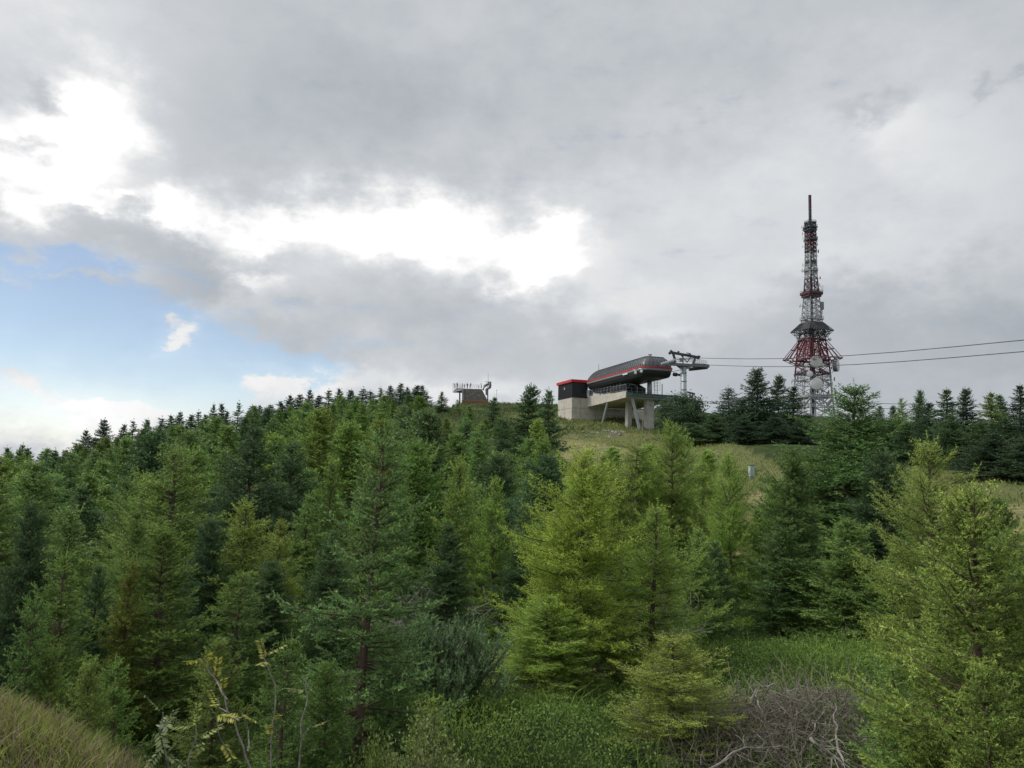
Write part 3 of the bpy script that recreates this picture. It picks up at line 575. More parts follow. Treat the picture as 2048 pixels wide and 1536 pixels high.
for k, px, y, D, w, c, lb, hm in [('mid2', 60, 1010, 15.5, 150, 'dark', 'dark spruce behind the low tree at the left edge', 2), ('mid1', 285, 1020, 16, 150, 'mid', 'spruce rising behind the yellowish small spruce', 2), ('near1', 480, 1190, 12.5, 190, 'mid', 'shaded spruce below the rounded olive larch', 2),
    ('near2', 430, 1285, 9.8, 200, 'olive', 'low spruce right of the grey trunk, behind the rowan saplings', 1.2), ('near1', 250, 1320, 10, 170, 'mid', 'low spruce below the yellowish small spruce', 1.2), ('near2', 100, 1300, 9.6, 190, 'olive', 'bushy little spruce at the left just over the crest of the bank', 1.2),
    ('near2', 660, 1330, 8.8, 190, 'mid', 'low bushy spruce round the foot of the orange trunk', 1.2), ('near1', 790, 1290, 10.2, 170, 'mid', 'small spruce between the orange trunk and the mountain pine', 1.2), ('mid1', 1232, 1090, 16, 150, 'dark', 'dark spruce behind the two bright central larches', 2),
    ('near2', 1880, 1200, 8.3, 330, 'fresh', 'green spruce with drooping tips left of the large corner spruce', 1.5), ('near1', 1815, 1330, 8.6, 240, 'mid', 'low young spruce at the left skirt of the large corner spruce', 1.2), ('near2', 1975, 1340, 6.3, 330, 'fresh', 'low bright spruce in front of the large corner spruce', 1.2),
    ('near2', 2085, 1190, 7.4, 300, 'mid', 'second spruce cut by the right edge, lower than the first', 1.5), ('mid2', 1905, 1060, 14, 190, 'mid', 'spruce seen through the branches right of the olive larch', 2), ('larch2', 2010, 1060, 13.0, 190, 'olive', 'olive larch half hidden behind the large corner spruce', 2),
    ('mid1', 1130, 985, 19, 130, 'mid', 'spruce behind the left shoulder of the tallest central larch', 2), ('mid2', 1230, 960, 20, 120, 'olive', 'olive spruce behind the right shoulder of the tallest central larch', 2), ('mid1', 1405, 1060, 18, 150, 'mid', 'spruce at the foot of the green feathery larch', 2),
    ('mid2', 540, 1200, 14, 170, 'dark', 'deep green spruce under the narrower larch', 2), ('mid1', 200, 1130, 13, 130, 'dark', 'dark spruce between the open-branched one and the yellowish one', 2)]:
    at_px(k, px, y, D, w, (L_ if 'larch' in k else S_)[c], lb, hmin=hm, name='larch_tree' if 'larch' in k else 'spruce_tree')
for k, px, y, D, w, c, lb in [('far2', 1545, 985, 28, 110, 'deep', 'deep green spruce on the slope right below the pale blue box'), ('larchfar', 1410, 950, 36, 100, 'green', 'small light larch on the sandy patch of the slope'), ('far1', 1615, 960, 30, 110, 'mid', 'spruce on the slope before the tallest broad spruce'), ('far2', 1990, 1000, 18, 150, 'deep', 'deep green spruce on the right slope behind the large corner spruce'), ('larchfar', 1296, 888, 44, 110, 'green', 'rounded larch on the slope right of the drooping larch'), ('larchfar', 1222, 893, 46, 100, 'green', 'light green larch on the slope left of the drooping larch'), ('larch3', 1205, 908, 30, 160, 'green', 'bushy larch on the near edge of the slope below the station'), ('larch3', 1300, 905, 31, 150, 'green', 'broad light green larch on the near edge of the slope under the concrete pier'), ('far2', 1255, 985, 27, 110, 'mid', 'squat spruce in front of the drooping larch'),
    ('larch3', 1408, 925, 32, 130, 'olive', 'olive larch at the slope edge left of the slim green larch'), ('far1', 1325, 985, 26, 110, 'mid', 'spruce in front of the green feathery larch'), ('far3', 1520, 1020, 24, 90, 'mid', 'slim spruce right of the slim green larch'), ('mid3', 1395, 1010, 23, 110, 'olive', 'olive spruce between the feathery larch and the slim green larch'),
    ('far2', 1165, 940, 30, 110, 'dark', 'dark spruce behind the tip of the tallest central larch'), ('far1', 1620, 915, 33, 110, 'mid', 'spruce behind the left side of the tallest broad spruce'), ('far2', 1730, 905, 34, 120, 'mid', 'spruce behind the right side of the tallest broad spruce'), ('far3', 1790, 930, 28, 100, 'dark', 'slim dark spruce left of the olive larch'), ('larch3', 1555, 960, 25, 110, 'green', 'low larch before the sandy patch of the slope'), ('far1', 1660, 860, 50, 90, 'olive', 'olive spruce behind the tallest broad spruce')]:
    at_px(k, px, y, D, w, (L_ if 'larch' in k else S_)[c], lb, name='larch_tree' if 'larch' in k else 'spruce_tree')
# trees behind the slope, right of the station
for k, px, y, D, w, c, lb in [('leafy', 1345, 784, 88, 96, 'dk', 'rounded dark leafy tree right of the concrete pier'), ('leafy', 1395, 812, 86, 96, 'dk', 'second rounded leafy tree, below the lift pylon'),
    ('far4', 1457, 776, 88, 100, 'dk', 'ragged dark spruce left of the tallest dark spruce'), ('far1', 1516, 738, 84, 125, 'dk', 'tallest very dark spruce in the group left of the lattice tower'),
    ('far1', 1554, 752, 86, 90, 'dk', 'dark spruce with a rounded tip right of the tallest dark spruce'), ('far3', 1584, 774, 80, 85, 'dk', 'dark narrow spruce nearest the left foot of the lattice tower'),
    ('far2', 1425, 830, 82, 80, 'dark', 'bushy spruce below the ragged dark spruce'), ('far2', 1490, 835, 78, 90, 'dk', 'wide dark spruce at the foot of the tallest dark spruce'), ('far2', 1545, 835, 76, 90, 'dk', 'wide dark spruce behind the pale blue box'),
    ('far2', 1598, 845, 74, 100, 'dk', 'low dark spruce right of the pale blue box'), ('far1', 1484, 800, 86, 100, 'dk', 'dark spruce between the ragged one and the tallest dark one'), ('far1', 1612, 838, 82, 80, 'dk', 'dark spruce in front of the left foot of the lattice tower'), ('far2', 1385, 855, 80, 110, 'dark', 'broad spruce below the rounded leafy trees')]:
    at_px(k, px, y, D, w, S_[c], lb, name='leafy_tree' if k == 'leafy' else 'spruce_tree', group='dark trees behind the grassy slope')
rs = [(1742, 836, 30, 44, 'mid'), (1757, 812, 66, 40, 'dark'), (1786, 812, 68, 36, 'dark'), (1806, 796, 66, 30, 'mid'), (1838, 782, 64, 34, 'dark'), (1858, 806, 62, 50, 'dk'), (1889, 780, 60, 66, 'dark'), (1932, 778, 60, 56, 'dk'),
      (1978, 786, 58, 58, 'mid'), (2002, 790, 60, 46, 'dark'), (2038, 772, 60, 60, 'dk'), (2075, 790, 58, 70, 'dk'), (1905, 830, 54, 70, 'dark'), (1960, 836, 52, 76, 'dark'), (2015, 836, 50, 80, 'dk'), (1870, 852, 56, 60, 'dk'), (1815, 845, 58, 60, 'dark'), (1775, 850, 60, 60, 'dk'),
      (1990, 868, 44, 110, 'dk'), (2050, 880, 42, 100, 'dk'), (1725, 850, 62, 50, 'dk')]
ordn = lambda n: {1: 'first', 2: 'second', 3: 'third'}.get(n, '%dth' % n)
def desc(col, kind):
    c = {'blue': 'bluish', 'mid': 'mid green', 'deep': 'deep green', 'olive': 'olive', 'dark': 'dark green', 'dk': 'very dark', 'bright': 'bright green', 'fresh': 'fresh green', 'yellow': 'yellow-green', 'green': 'light green', 'pale': 'pale'}[col]
    s = {'far3': 'slim', 'sky3': 'slim', 'mid3': 'slim', 'far2': 'broad', 'sky2': 'broad', 'mid2': 'broad', 'far4': 'ragged'}.get(kind, 'pointed'); return s + ' ' + c
for n, (px, y, D, w, c) in enumerate(sorted(rs)):
    k = ('far1', 'far2', 'far3', 'far4')[(n * 7) % 4]
    at_px(k, px, y, D, w * 1.4, S_[c], '%s spruce behind the slope at right, %s from the lattice tower' % (desc(c, k), ordn(n + 1)), group='spruces on the right skyline')
# the skyline row on the left ridge
rnd = random.Random(4)
for n, (px, py) in enumerate(SKYL):
    D = lerp_tab(RD, px) + rnd.uniform(-4, 4); k = rnd.choice(['sky1', 'sky2', 'sky3', 'sky1']); c = rnd.choice(['dk', 'dk', 'dark'])
    at_px(k, px, py + rnd.uniform(-4, 5), D, rnd.uniform(42, 76), S_[c], '%s spruce on the left ridge skyline, %s from the left edge' % (desc(c, k), ordn(n + 1)), group='spruces along the left skyline', hmin=4)
# the wooded hillside: trees scattered up the slope, each a thing of its own
YMIN = [(-400, 920), (0, 900), (160, 888), (210, 856), (350, 841), (430, 819), (560, 806), (700, 787), (845, 783), (872, 828), (900, 836), (1000, 838), (1040, 845), (1110, 860), (1130, 905), (1180, 930), (1230, 950), (1290, 965), (1360, 985), (1500, 1060), (1700, 1060), (2200, 1060)]
cand = []; rnd = random.Random(77); placed = [(x, y, R) for x, y, R, H in ALL]
tries = 0
while tries < 26000 and len(cand) < 330:
    tries += 1
    ap = rnd.uniform(-230, 1135); D = 17 * (195 / 17) ** rnd.random()
    if rnd.random() > (D / 150) ** .35: continue
    Dm = lerp_tab(RD, ap) if ap < 1040 else 100
    if ap > 1040 and D > 95: continue
    if D > Dm - 6: continue
    if ap > 1000 and D > 150: continue
    x, y = A2(ap, D); sp = 1.35 + D * .0215
    if any((x - a) ** 2 + (y - b) ** 2 < (sp + .35 * r) ** 2 for a, b, r in placed): continue
    H = rnd.uniform(3.8, 7.4) * (1.0 if D > 30 else .9); z = g1(x, y)
    px, py = proj((x, y, z + H * 1.04)); ymin = lerp_tab(YMIN, px)
    if py < ymin:
        H2 = H * .65; px, py2 = proj((x, y, z + H2 * 1.04))
        if py2 < ymin - 4: continue
        H = H2; py = py2
    placed.append((x, y, sp * .5)); cand.append((x, y, H, D, px, py))
# leave out the trees that stand wholly behind others
GRID = np.zeros((400, 640), bool)
def visible(x, y, R, H, paint=.8):
    z = g1(x, y); px, py = proj((x, y, z + H)); _, pb = proj((x, y, z)); hw = R / y * F; x0 = px / 4 + 64; y0 = py / 4; y1 = min(pb / 4, 399); tot = vis = 0
    for r in range(max(0, int(y0)), int(y1)):
        t = max(0.0, (r - y0) / max(1, pb / 4 - y0)) ** .75; w = hw / 4 * t * paint; a = max(0, int(x0 - w)); b = min(640, int(x0 + w) + 1)
        if b <= a: continue
        row = GRID[r, a:b]; tot += b - a; vis += (~row).sum(); row[:] = True
    return tot, vis
allt = [(x, y, R, H, None) for x, y, R, H in ALL] + [(c[0], c[1], c[2] * .32, c[2], c) for c in cand]; allt.sort(key=lambda t: math.hypot(t[0], t[1])); kept = []
for x, y, R, H, c in allt:
    tot, vis = visible(x, y, R, H)
    if c is not None and vis >= max(5, .10 * tot): kept.append(c)
cand = kept
cand.sort(key=lambda c: c[3])
rows = 10; per = -(-len(cand) // rows)
for r in range(rows):
    row = sorted(cand[r * per:(r + 1) * per], key=lambda c: c[4])
    for n, (x, y, H, D, px, py) in enumerate(row):
        larch = rnd.random() < (.16 if D < 90 else .08)
        if D < 30: k = rnd.choice(['mid1', 'mid2', 'mid3'])
        elif D < 85: k = rnd.choice(['far1', 'far2', 'far3', 'far4', 'far1'])
        else: k = rnd.choice(['sky1', 'sky2', 'far1', 'far2'])
        if larch: k = 'larch3' if D < 30 else 'larchfar'
        c = rnd.choice(['green', 'olive']) if larch else rnd.choice(['blue', 'blue', 'mid', 'mid', 'mid', 'dark', 'dark', 'bright'] if D < 110 else ['mid', 'mid', 'mid', 'dark', 'dark', 'blue'])
        R = H * rnd.uniform(.25, .38) + (D * .004); col = (L_ if larch else S_)[c]
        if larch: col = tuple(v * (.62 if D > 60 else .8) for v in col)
        where = ('first', 'second', 'third', 'fourth', 'fifth', 'sixth', 'seventh', 'eighth', 'ninth', 'tenth')[r]
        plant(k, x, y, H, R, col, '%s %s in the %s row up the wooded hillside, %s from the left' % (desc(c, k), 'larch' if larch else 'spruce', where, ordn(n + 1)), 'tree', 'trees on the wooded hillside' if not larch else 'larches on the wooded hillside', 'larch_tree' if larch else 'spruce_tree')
print('KEPT', len(cand)); print('TREES', len(ALL), 'fill', len(cand))
# ------------------------------------------------------------------ chairlift station
P0 = Vector((18.557, 125.0, 13.7)); U = Vector((-.31338, .94963, 0)); Vv = Vector((.94963, .31338, 0)); ZU = Vector((0, 0, 1)); AX = (U, Vv, ZU)
SO = Vector((P0.x, P0.y, 0)); SO.z = g1(P0.x, P0.y)
def S(a, b, z): return P0 + U * a + Vv * b + ZU * z - SO
st = empty('lift_station', SO); tag(st, 'concrete and black chairlift station with a curved roof and red trim on the summit', 'building')
def sbox(mb, a0, a1, b0, b1, z0, z1): mb.box(S((a0 + a1) / 2, (b0 + b1) / 2, (z0 + z1) / 2), (a1 - a0, b1 - b0, z1 - z0), AX)
def spart(name, m, fn, parent=None, **k):
    mb = MB(); fn(mb); return mb.build(name, MT[m], parent or st, **k)
CW = MT['concrete_warm']
base = spart('foundation_wall', 'concrete_warm', lambda m: (sbox(m, 15.3, 22, -3.05, 0, -8, -.02), sbox(m, 15.3, 15.9, 0, 13, -9, -1.6)), bevel=.04)
tag(base, 'tall pale concrete base wall with board joints')
def joints(m):
    for z in (-1.9, ): m.box(S(15.285, -1.5, z), (.012, 3.0, .05), AX)
    for b in (-1.4, 1.6, 3.4, 5.6, 7.9): m.box(S(15.285, b, -3.4 if b > 0 else -2.6), (.012, .05, 3.4 if b > 0 else 5.2), AX)
    m.box(S(15.285, 5, -2.9), (.012, 10, .05), AX)
    m.box(S(18.6, -3.062, -1.9), (6.6, .012, .05), AX); m.box(S(18.6, -3.062, -3), (.05, .012, 5.4), AX)
spart('board_joints', 'steel_m', joints)
cab = spart('control_cabin', 'clad', lambda m: sbox(m, 15.2, 22, -3.1, 0, 0, 2.75), bevel=.03)
def ribs(m):
    for k in range(22): m.box(S(15.185, -3.0 + k * .14, 1.37), (.02, .05, 2.7), AX)
    for k in range(44): m.box(S(15.3 + k * .152, -3.115, 1.37), (.05, .02, 2.7), AX)
spart('cladding_rib', 'clad', ribs, cab)
win = spart('window', 'glass', lambda m: m.box(S(15.16, -.8, 1.35), (.03, 1.0, 1.1), AX), cab)
spart('lamp', 'white', lambda m: m.box(S(18.7, -3.14, 1.85), (.35, .1, .35), AX), cab)
spart('red_fascia', 'red', lambda m: sbox(m, 14.95, 22.3, -3.35, .15, 2.75, 3.25), cab, bevel=.03)
# deck
def deck(m):
    p = [(15.3, 0), (15.3, 13), (0, 13), (0, 0)]; 
    def ring(z, ins, zz=None): return [S(15.3, 0 + ins, zz if zz is not None else z), S(15.3, 9.5 - ins, zz if zz is not None else z), S(0 + ins, 9.5 - ins, z), S(0 + ins, ins, z)]
    m.loft([ring(-1.15, .02, -1.6), ring(-.35, 0, -.3)])
spart('deck_slab', 'concrete_warm', deck, bevel=.03)
def parapet(m):
    for a0, a1, zt in ((.02, 5.9, -.02), (5.9, 10.2, .12), (10.2, 15.28, .28)): m.loft([[S(a0, -.02, -1.1 - .5 * a0 / 15.3), S(a1, -.02, -1.1 - .5 * a1 / 15.3), S(a1, .25, -1.1 - .5 * a1 / 15.3), S(a0, .25, -1.1 - .5 * a0 / 15.3)], [S(a0, -.02, zt), S(a1, -.02, zt), S(a1, .25, zt), S(a0, .25, zt)]])
spart('parapet', 'concrete_warm', parapet)
def rail(m):
    for a0, a1, z0 in ((.15, 5.7, 0), (5.9, 10, .14), (10.3, 14.6, .3)):
        m.bar(S(a0, .1, z0 + 1.1), S(a1, .1, z0 + 1.1), .06); m.bar(S(a0, .1, z0 + .15), S(a1, .1, z0 + .15), .04)
        n = int((a1 - a0) / 1.1)
        for k in range(n + 1): m.bar(S(a0 + (a1 - a0) * k / n, .1, z0), S(a0 + (a1 - a0) * k / n, .1, z0 + 1.1), .06)
        for k in range(n * 6): m.bar(S(a0 + (a1 - a0) * k / n / 6, .1, z0 + .15), S(a0 + (a1 - a0) * k / n / 6, .1, z0 + 1.1), .015)
    for b0, b1 in ((.1, 4.1),):
        for z in (.55, 1.1): m.bar(S(.1, b0, z - .55), S(.1, b1, z - .6), .05)
        for k in range(5): m.bar(S(.1, b0 + k, -.1), S(.1, b0 + k, .5), .05)
spart('railing', 'steel', rail)
def beam(m):
    m.box(S(-.15, 4.7, -.42), (.3, 9.5, .14), AX); m.box(S(-.15, 4.7, -.85), (.3, 9.5, .09), AX)
    for k in range(7): m.bar(S(-.2, .3 + k * 1.4, -.45), S(-.9, .6 + k * 1.4, -.75), .07)
    m.bar(S(-.9, .2, -.78), S(-.9, 9.4, -.78), .06); m.bar(S(-1.1, .2, -.4), S(-1.1, 9.4, -.4), .05)
    for k in range(16): m.bar(S(-.2, .2 + k * .6, -.4), S(-1.1, .2 + k * .6, -.4), .04)
spart('steel_beam', 'green', beam)
def strip(m): m.box(S(-.06, 4.7, -.64), (.06, 9.4, .32), AX); m.box(S(-.04, 4.7, -1.0), (.06, 9.4, .2), AX)
spart('edge_strip', 'steel', strip)
# piers, pillars and slanting struts
for nm_, a0, a1, b0, b1 in (('pier', 1, 2.1, 4.35, 5.75), ('pier', 1, 2.4, 8.3, 9.2)):
    spart(nm_, 'concrete', lambda m: sbox(m, a0, a1, b0, b1, -9.5, -1.17), bevel=.05)
spart('pillar', 'concrete', lambda m: sbox(m, 4, 5, 2.4, 3.15, -8.5, -1.25), bevel=.03)
spart('strut', 'galv', lambda m: m.tube([S(7.5, .3, -1.35), S(9.9, .3, -5.6)], .2, 8))
spart('strut', 'galv', lambda m: m.tube([S(.6, 1.45, -1.1), S(.5, 3.3, -8)], .26, 8))
# roof
def outline(ins, rear=0.0, z=0.0, nose=0.0):
    a0, a1, b0, b1 = -7.0 + ins + nose, 15.0 - ins * (1 + rear), -.55 + ins, 4.75 - ins
    pts = []
    for ca, cb, t0, r in ((a0, b0, 180, 1.3), (a0, b1, 90, 1.0), (a1, b1, 0, 1.0), (a1, b0, -90, .9)):
        r = max(.35, r - ins * .55)
        cx = ca + r if ca == a0 else ca - r; cy = cb + r if cb == b0 else cb - r
        for k in range(9):
            t = math.radians(t0 + (90 if True else 0) - 0 - k * 90 / 8 + 0)
            # corner sweep
            pts.append((cx, cy, r, ca == a0, cb == b0, k))
    out = []
    for cx, cy, r, s0, s1, k in pts:
        q = math.radians(k * 90 / 8)
        if s0 and s1: da, db = -math.sin(q) if False else -math.sin(q), -math.cos(q)
        elif s0: da, db = -math.cos(q), math.sin(q)
        elif not s1: da, db = math.sin(q), math.cos(q)
        else: da, db = math.cos(q), -math.sin(q)
        out.append((cx + da * r, cy + db * r))
    return [S(a, b, z - .016 * max(0, a)) for a, b in out]
spart('hull', 'hull', lambda m: m.loft([outline(.5, 0, 1.68, .35), outline(.25, 0, 1.8, .1), outline(.1, 0, 2.2), outline(.05, 0, 2.62)]), smooth=False)
spart('eave_lip', 'lip', lambda m: m.loft([outline(.02, 0, 2.62), outline(-.06, 0, 2.72), outline(-.06, 0, 2.98)]))
spart('red_band', 'red', lambda m: m.loft([outline(-.02, 0, 2.98), outline(-.12, 0, 3.0), outline(-.12, 0, 3.2), outline(.02, 0, 3.22)]))
prof = [(.06, 3.22), (.12, 3.55), (.3, 4.0), (.58, 4.42), (.9, 4.74), (1.15, 4.9), (1.45, 4.95)]
def seams(m):
    m.loft([outline(i, 1.2 * (i > .2), z, .0) for i, z in prof]); m.mi = 1
    def surf(i, z, k, n=36):
        o = outline(i, 1.2 * (i > .2), z); return o
    rings = [outline(i - .035, 1.2 * (i > .2), z + .01) for i, z in prof[:-1]]
    # seams across the long side and round the nose
    sides = [(8, 9), (26, 27), (35, 0), (17, 18)]
    for e0, e1 in sides:
        L_ = (rings[0][e0] - rings[0][e1]).length; n = max(1, int(L_ / .72))
        for q in range(n + 1):
            t = q / n
            ps = [r[e0].lerp(r[e1], t) for r in rings]
            for a_, b_ in zip(ps[:-1], ps[1:]): m.bar(a_, b_, .07, .07, up=(0, 0, 1))
    for c in range(0, 36):
        if c % 2 == 0:
            ps = [r[c] for r in rings]
            for a_, b_ in zip(ps[:-1], ps[1:]): m.bar(a_, b_, .05, .05)
mb = MB(); seams(mb); shell = mb.build('roof_shell', [MT['clad_s'], MT['steel_m']], st)
def ridge(m):
    o = outline(1.1, 1.2, 4.9)
    for k in range(36): m.bar(o[k], o[(k + 1) % 36], .16, .1)
    m.bar(S(14.6, .9, 3.5), S(12.0, 1.0, 4.7), .09); m.bar(S(14.3, 1.6, 3.6), S(11.7, 1.6, 4.75), .09)
spart('ridge_rail', 'hull', ridge, shell)
spart('aerial', 'steel_d', lambda m: (m.bar(S(12.2, .7, 4.4), S(12.2, .7, 5.9), .06), m.bar(S(-5.1, 1.6, 4.7), S(-5.1, 1.6, 5.3), .12), m.bar(S(-5.3, 1.2, 5.25), S(-5, 1.9, 5.35), .16)), shell)
spart('roof_column', 'galv', lambda m: m.tube([S(0, 4.3, -.5), S(0, 4.3, 1.9)], .42, 16), smooth=True)
spart('roof_column', 'galv', lambda m: m.tube([S(10, 2.2, -.5), S(10, 2.2, 1.9)], .42, 12), smooth=True)
def ladder(m):
    for b in (5.1, 5.75): m.bar(S(-.1, b, -.6), S(-.1, b - .12, 2.7), .07)
    for k in range(13): m.bar(S(-.1, 5.1, -.5 + k * .25), S(-.1, 5.72, -.5 + k * .25), .05)
    for b in (4.9, 5.95): m.bar(S(-.5, b, .3), S(-.5, b, 2.4), .04)
    for k in range(6): m.bar(S(-.5, 4.9, .3 + k * .42), S(-.5, 5.95, .3 + k * .42), .04)
spart('ladder', 'galv', ladder)
spart('lamp_post', 'galv', lambda m: m.bar(S(-.1, 6.55, -.4), S(-.1, 6.55, 1.5), .14))
spart('stair', 'steel', lambda m: [m.box(S(1.5 + k * .35, 3.6, -.2 + k * .22), (.3, 1.3, .09), AX) for k in range(7)])
spart('floodlight', 'white', lambda m: (m.box(S(-.9, -.62, 2.55), (1.6, .14, .22), AX)))
def grip(m, a, b, z):
    m.tube([S(a, b, z), S(a + .1, b - .1, z + .3), S(a + .5, b - .3, z + .35)], .09, 6); m.tube([S(a, b, z), S(a - .4, b - .2, z - .1), S(a - .7, b - .5, z - .4)], .1, 6); m.box(S(a, b - .1, z), (.5, .2, .28), AX)
    m.tube([S(a + .4, b - .1, z + .35), S(a - .1, b - .35, z - .3)], .06, 6)
spart('grip_arm', 'galv', lambda m: (grip(m, -6.6, -.6, 2.45), grip(m, -4.9, -.7, 2.4)))
spart('grip_arm', 'rubber', lambda m: (m.tube([S(-7.1, 4.6, 2.2), S(-7.6, 4.9, 2.1)], .3, 8), m.tube([S(-7.5, 4.9, 2.1), S(-8.1, 5.6, 2.2), S(-8.3, 6.2, 1.9)], .12, 6), m.tube([S(-7.5, 4.9, 2.1), S(-8.1, 5.7, 1.8)], .1, 6)))
sg = spart('notice_board', 'white', lambda m: m.box(S(14.9, .3, .9), (.06, 1.2, 1.1), AX))
spart('printed_mark', 'blue_mark', lambda m: m.box(S(14.86, .35, .9), (.02, .25, .8), AX), sg)
def uload(m):
    m.tube([S(3.6, .9, 1.7), S(2.2, 1.2, 1.55), S(1.2, 1.8, 1.3), S(.6, 2.3, .9), S(.6, 2.4, -.3)], .07, 6)
    m.tube([S(4.2, 1.0, 1.5), S(2.4, 1.6, 1.3), S(1.2, 2.3, 1.2)], .1, 6)
spart('guide_tube', 'steel', uload)
def machinery(m):
    rnd = random.Random(2)
    for k in range(26): m.bar(S(rnd.uniform(1, 13), rnd.uniform(1.3, 3.8), rnd.uniform(.9, 1.8)), S(rnd.uniform(1, 13), rnd.uniform(1.3, 3.8), rnd.uniform(1.2, 1.9)), .1)
    sbox(m, 3, 14.8, 2.7, 3.6, -.3, 1.75)
    for k in range(8): sbox(m, .6 + k * .3, .8 + k * .3, 3.0, 3.9, -.2, .7 + .12 * k)
spart('machinery', 'hull', machinery)
# chairs parked along the platform
def make_chair():
    e = empty('lift_chair', (0, 0, 0), math.atan2(U.y, U.x))
    m = MB(); m.tube([(0, 0, 2.0), (.05, 0, 1.7), (-.25, 0, 1.35), (-.25, 0, 1.25)], .045, 6); m.bar((-.15, 0, 2.0), (.2, 0, 2.0), .14); m.build('hanger', MT['galv'], e)
    m = MB(); m.bar((-.25, -.85, 1.25), (-.25, .85, 1.25), .07)
    for y in (-.85, .85): m.tube([(-.25, y, 1.25), (-.32, y, .5), (-.25, y, .32), (.3, y, .3)], .035, 6)
    m.build('frame', MT['steel'], e)
    m = MB(); m.box((.02, 0, .38), (.48, 1.66, .1)); m.build('seat', MT['seat'], e, bevel=.03)
    m = MB(); m.box((-.27, 0, .72), (.09, 1.66, .5)); m.build('backrest', MT['seat'], e, bevel=.03)
    m = MB()
    for y in (-.6, .6): m.tube([(.05, y * 1.3, 1.0), (.35, y, .8), (.45, y, .1), (.55, y, -.1)], .025, 5)
    m.bar((.55, -.75, -.1), (.55, .75, -.1), .04); m.bar((.2, -.8, .92), (.2, .8, .92), .05); m.build('safety_bar', MT['galv'], e)
    return e
def dup(root):
    r = root.copy(); COL.objects.link(r)
    for ch in list(root.children):
        c = ch.copy(); COL.objects.link(c); c.parent = r
    return r
ch0 = make_chair(); NCH = 10
for k in range(NCH):
    c = ch0 if k == 0 else dup(ch0); a = 2.6 + k * 1.22; c.location = SO + S(a, .95, .45 + .0 * a)
    tag(c, 'grey lift chair parked under the station roof, %s from the right end of the row' % ordn(k + 1), 'lift chair', 'lift chairs along the platform')
# ------------------------------------------------------------------ lift pylon
def pylon(D, q, label):
    base = pt(q['col'], q['colb'], D); base.z = g1(base.x, base.y) - .3
    e = empty('lift_pylon', base); tag(e, label, 'pylon', 'lift pylons')
    P = lambda x, y, dd=0: pt(x, y, D + dd) - base
    return e, P, base
e, P, bs = pylon(118, dict(col=1368, colb=740), 'grey steel lift pylon with a wide crossarm and gantry beam beside the station')
top = P(1368, 735); m = MB(); m.tube([(top.x, top.y, 0), tuple(top)], [.5, .37], 16); m.build('column', MT['galv'], e, smooth=True)
m = MB()
for k in range(9): m.tube([(top.x, top.y, top.z - .9 - k * 1.3), (top.x, top.y, top.z - .82 - k * 1.3)], .44, 16)
m.build('collar', MT['steel_m'], e)
m = MB(); 
for dx in (-.55, -.3): m.bar((top.x + dx, top.y, .3), (top.x + dx, top.y, top.z), .04)
for k in range(26): m.bar((top.x - .55, top.y, .5 + k * .4), (top.x - .3, top.y, .5 + k * .4), .03)
m.build('ladder', MT['galv'], e)
m = MB(); m.bar(P(1340, 728, -1), P(1417, 733, 1), .55, .4); m.bar(P(1322, 731, -1.4), P(1352, 723, -1), .3, .3); m.bar(P(1417, 731, 1), P(1385, 728, .4), .35, .3)
m.loft([[P(1350, 730, s * .3) for s in (-1, 1)] + [P(1386, 731, s * .3) for s in (1, -1)], [P(1360, 738, s * .3) for s in (-1, 1)] + [P(1377, 738, s * .3) for s in (1, -1)]]); m.build('crossarm', MT['steel_m'], e)
m = MB(); m.bar(P(1340, 704.5, -1), P(1398, 715, 1), .4, .34); m.bar(P(1339, 703, -1), P(1343, 706, -1), .6, .6); m.bar(P(1395, 714, 1), P(1399, 716, 1), .55, .55)
for x, y in ((1355, 706), (1378, 711)): m.bar(P(x, y - .5), P(x + 3, y), .5, .5)
m.bar(P(1373, 706), P(1380, 707), .2, .1); m.build('gantry_beam', MT['steel_d'], e)
m = MB()
for a_, b_ in (((1346, 706, -.9), (1350, 720, -.8)), ((1391, 714, .8), (1385, 731, .6)), ((1360, 708, 0), (1374, 724, 0)), ((1383, 712, 0), (1374, 725, 0)), ((1366, 709, 0), (1366, 727, 0))): m.bar(P(*a_), P(*b_), .28 if a_[0] in (1346, 1391) else .12)
m.build('gantry_post', MT['steel_d'], e)
m = MB()
for x0, y0, x1, y1, d0, d1, n in ((1352, 716, 1384, 716, -1, .5, 8), (1384, 716, 1414, 722, .5, 1, 8)):
    for dz in (0, 3.2, 6.5): m.bar(P(x0, y0 + dz, d0), P(x1, y1 + dz, d1), .05)
    for k in range(n + 1): t = k / n; m.bar(P(x0 + (x1 - x0) * t, y0 + (y1 - y0) * t, d0 + (d1 - d0) * t), P(x0 + (x1 - x0) * t, y0 + (y1 - y0) * t + 8, d0 + (d1 - d0) * t), .045)
m.build('walkway_rail', MT['galv'], e)
for x0, y0, x1, y1, mm, n in ((1322, 729, 1352, 720, 'galv', 7), (1378, 739, 1415, 735, 'steel_d', 9)):
    for k in range(n):
        t = (k + .5) / n; c = P(x0 + (x1 - x0) * t, y0 + (y1 - y0) * t, -1.2 if x0 < 1350 else .9); m = MB(); m.tube([tuple(c + Vector((.28, .08, 0)) * -.4), tuple(c + Vector((.28, .08, 0)) * .4)], .26, 10)
        w = m.build('sheave_wheel', MT[mm], e)
m = MB(); m.box(P(1362, 720), (.5, .2, .6)); m.build('marker_plate', MT['lime'], e)
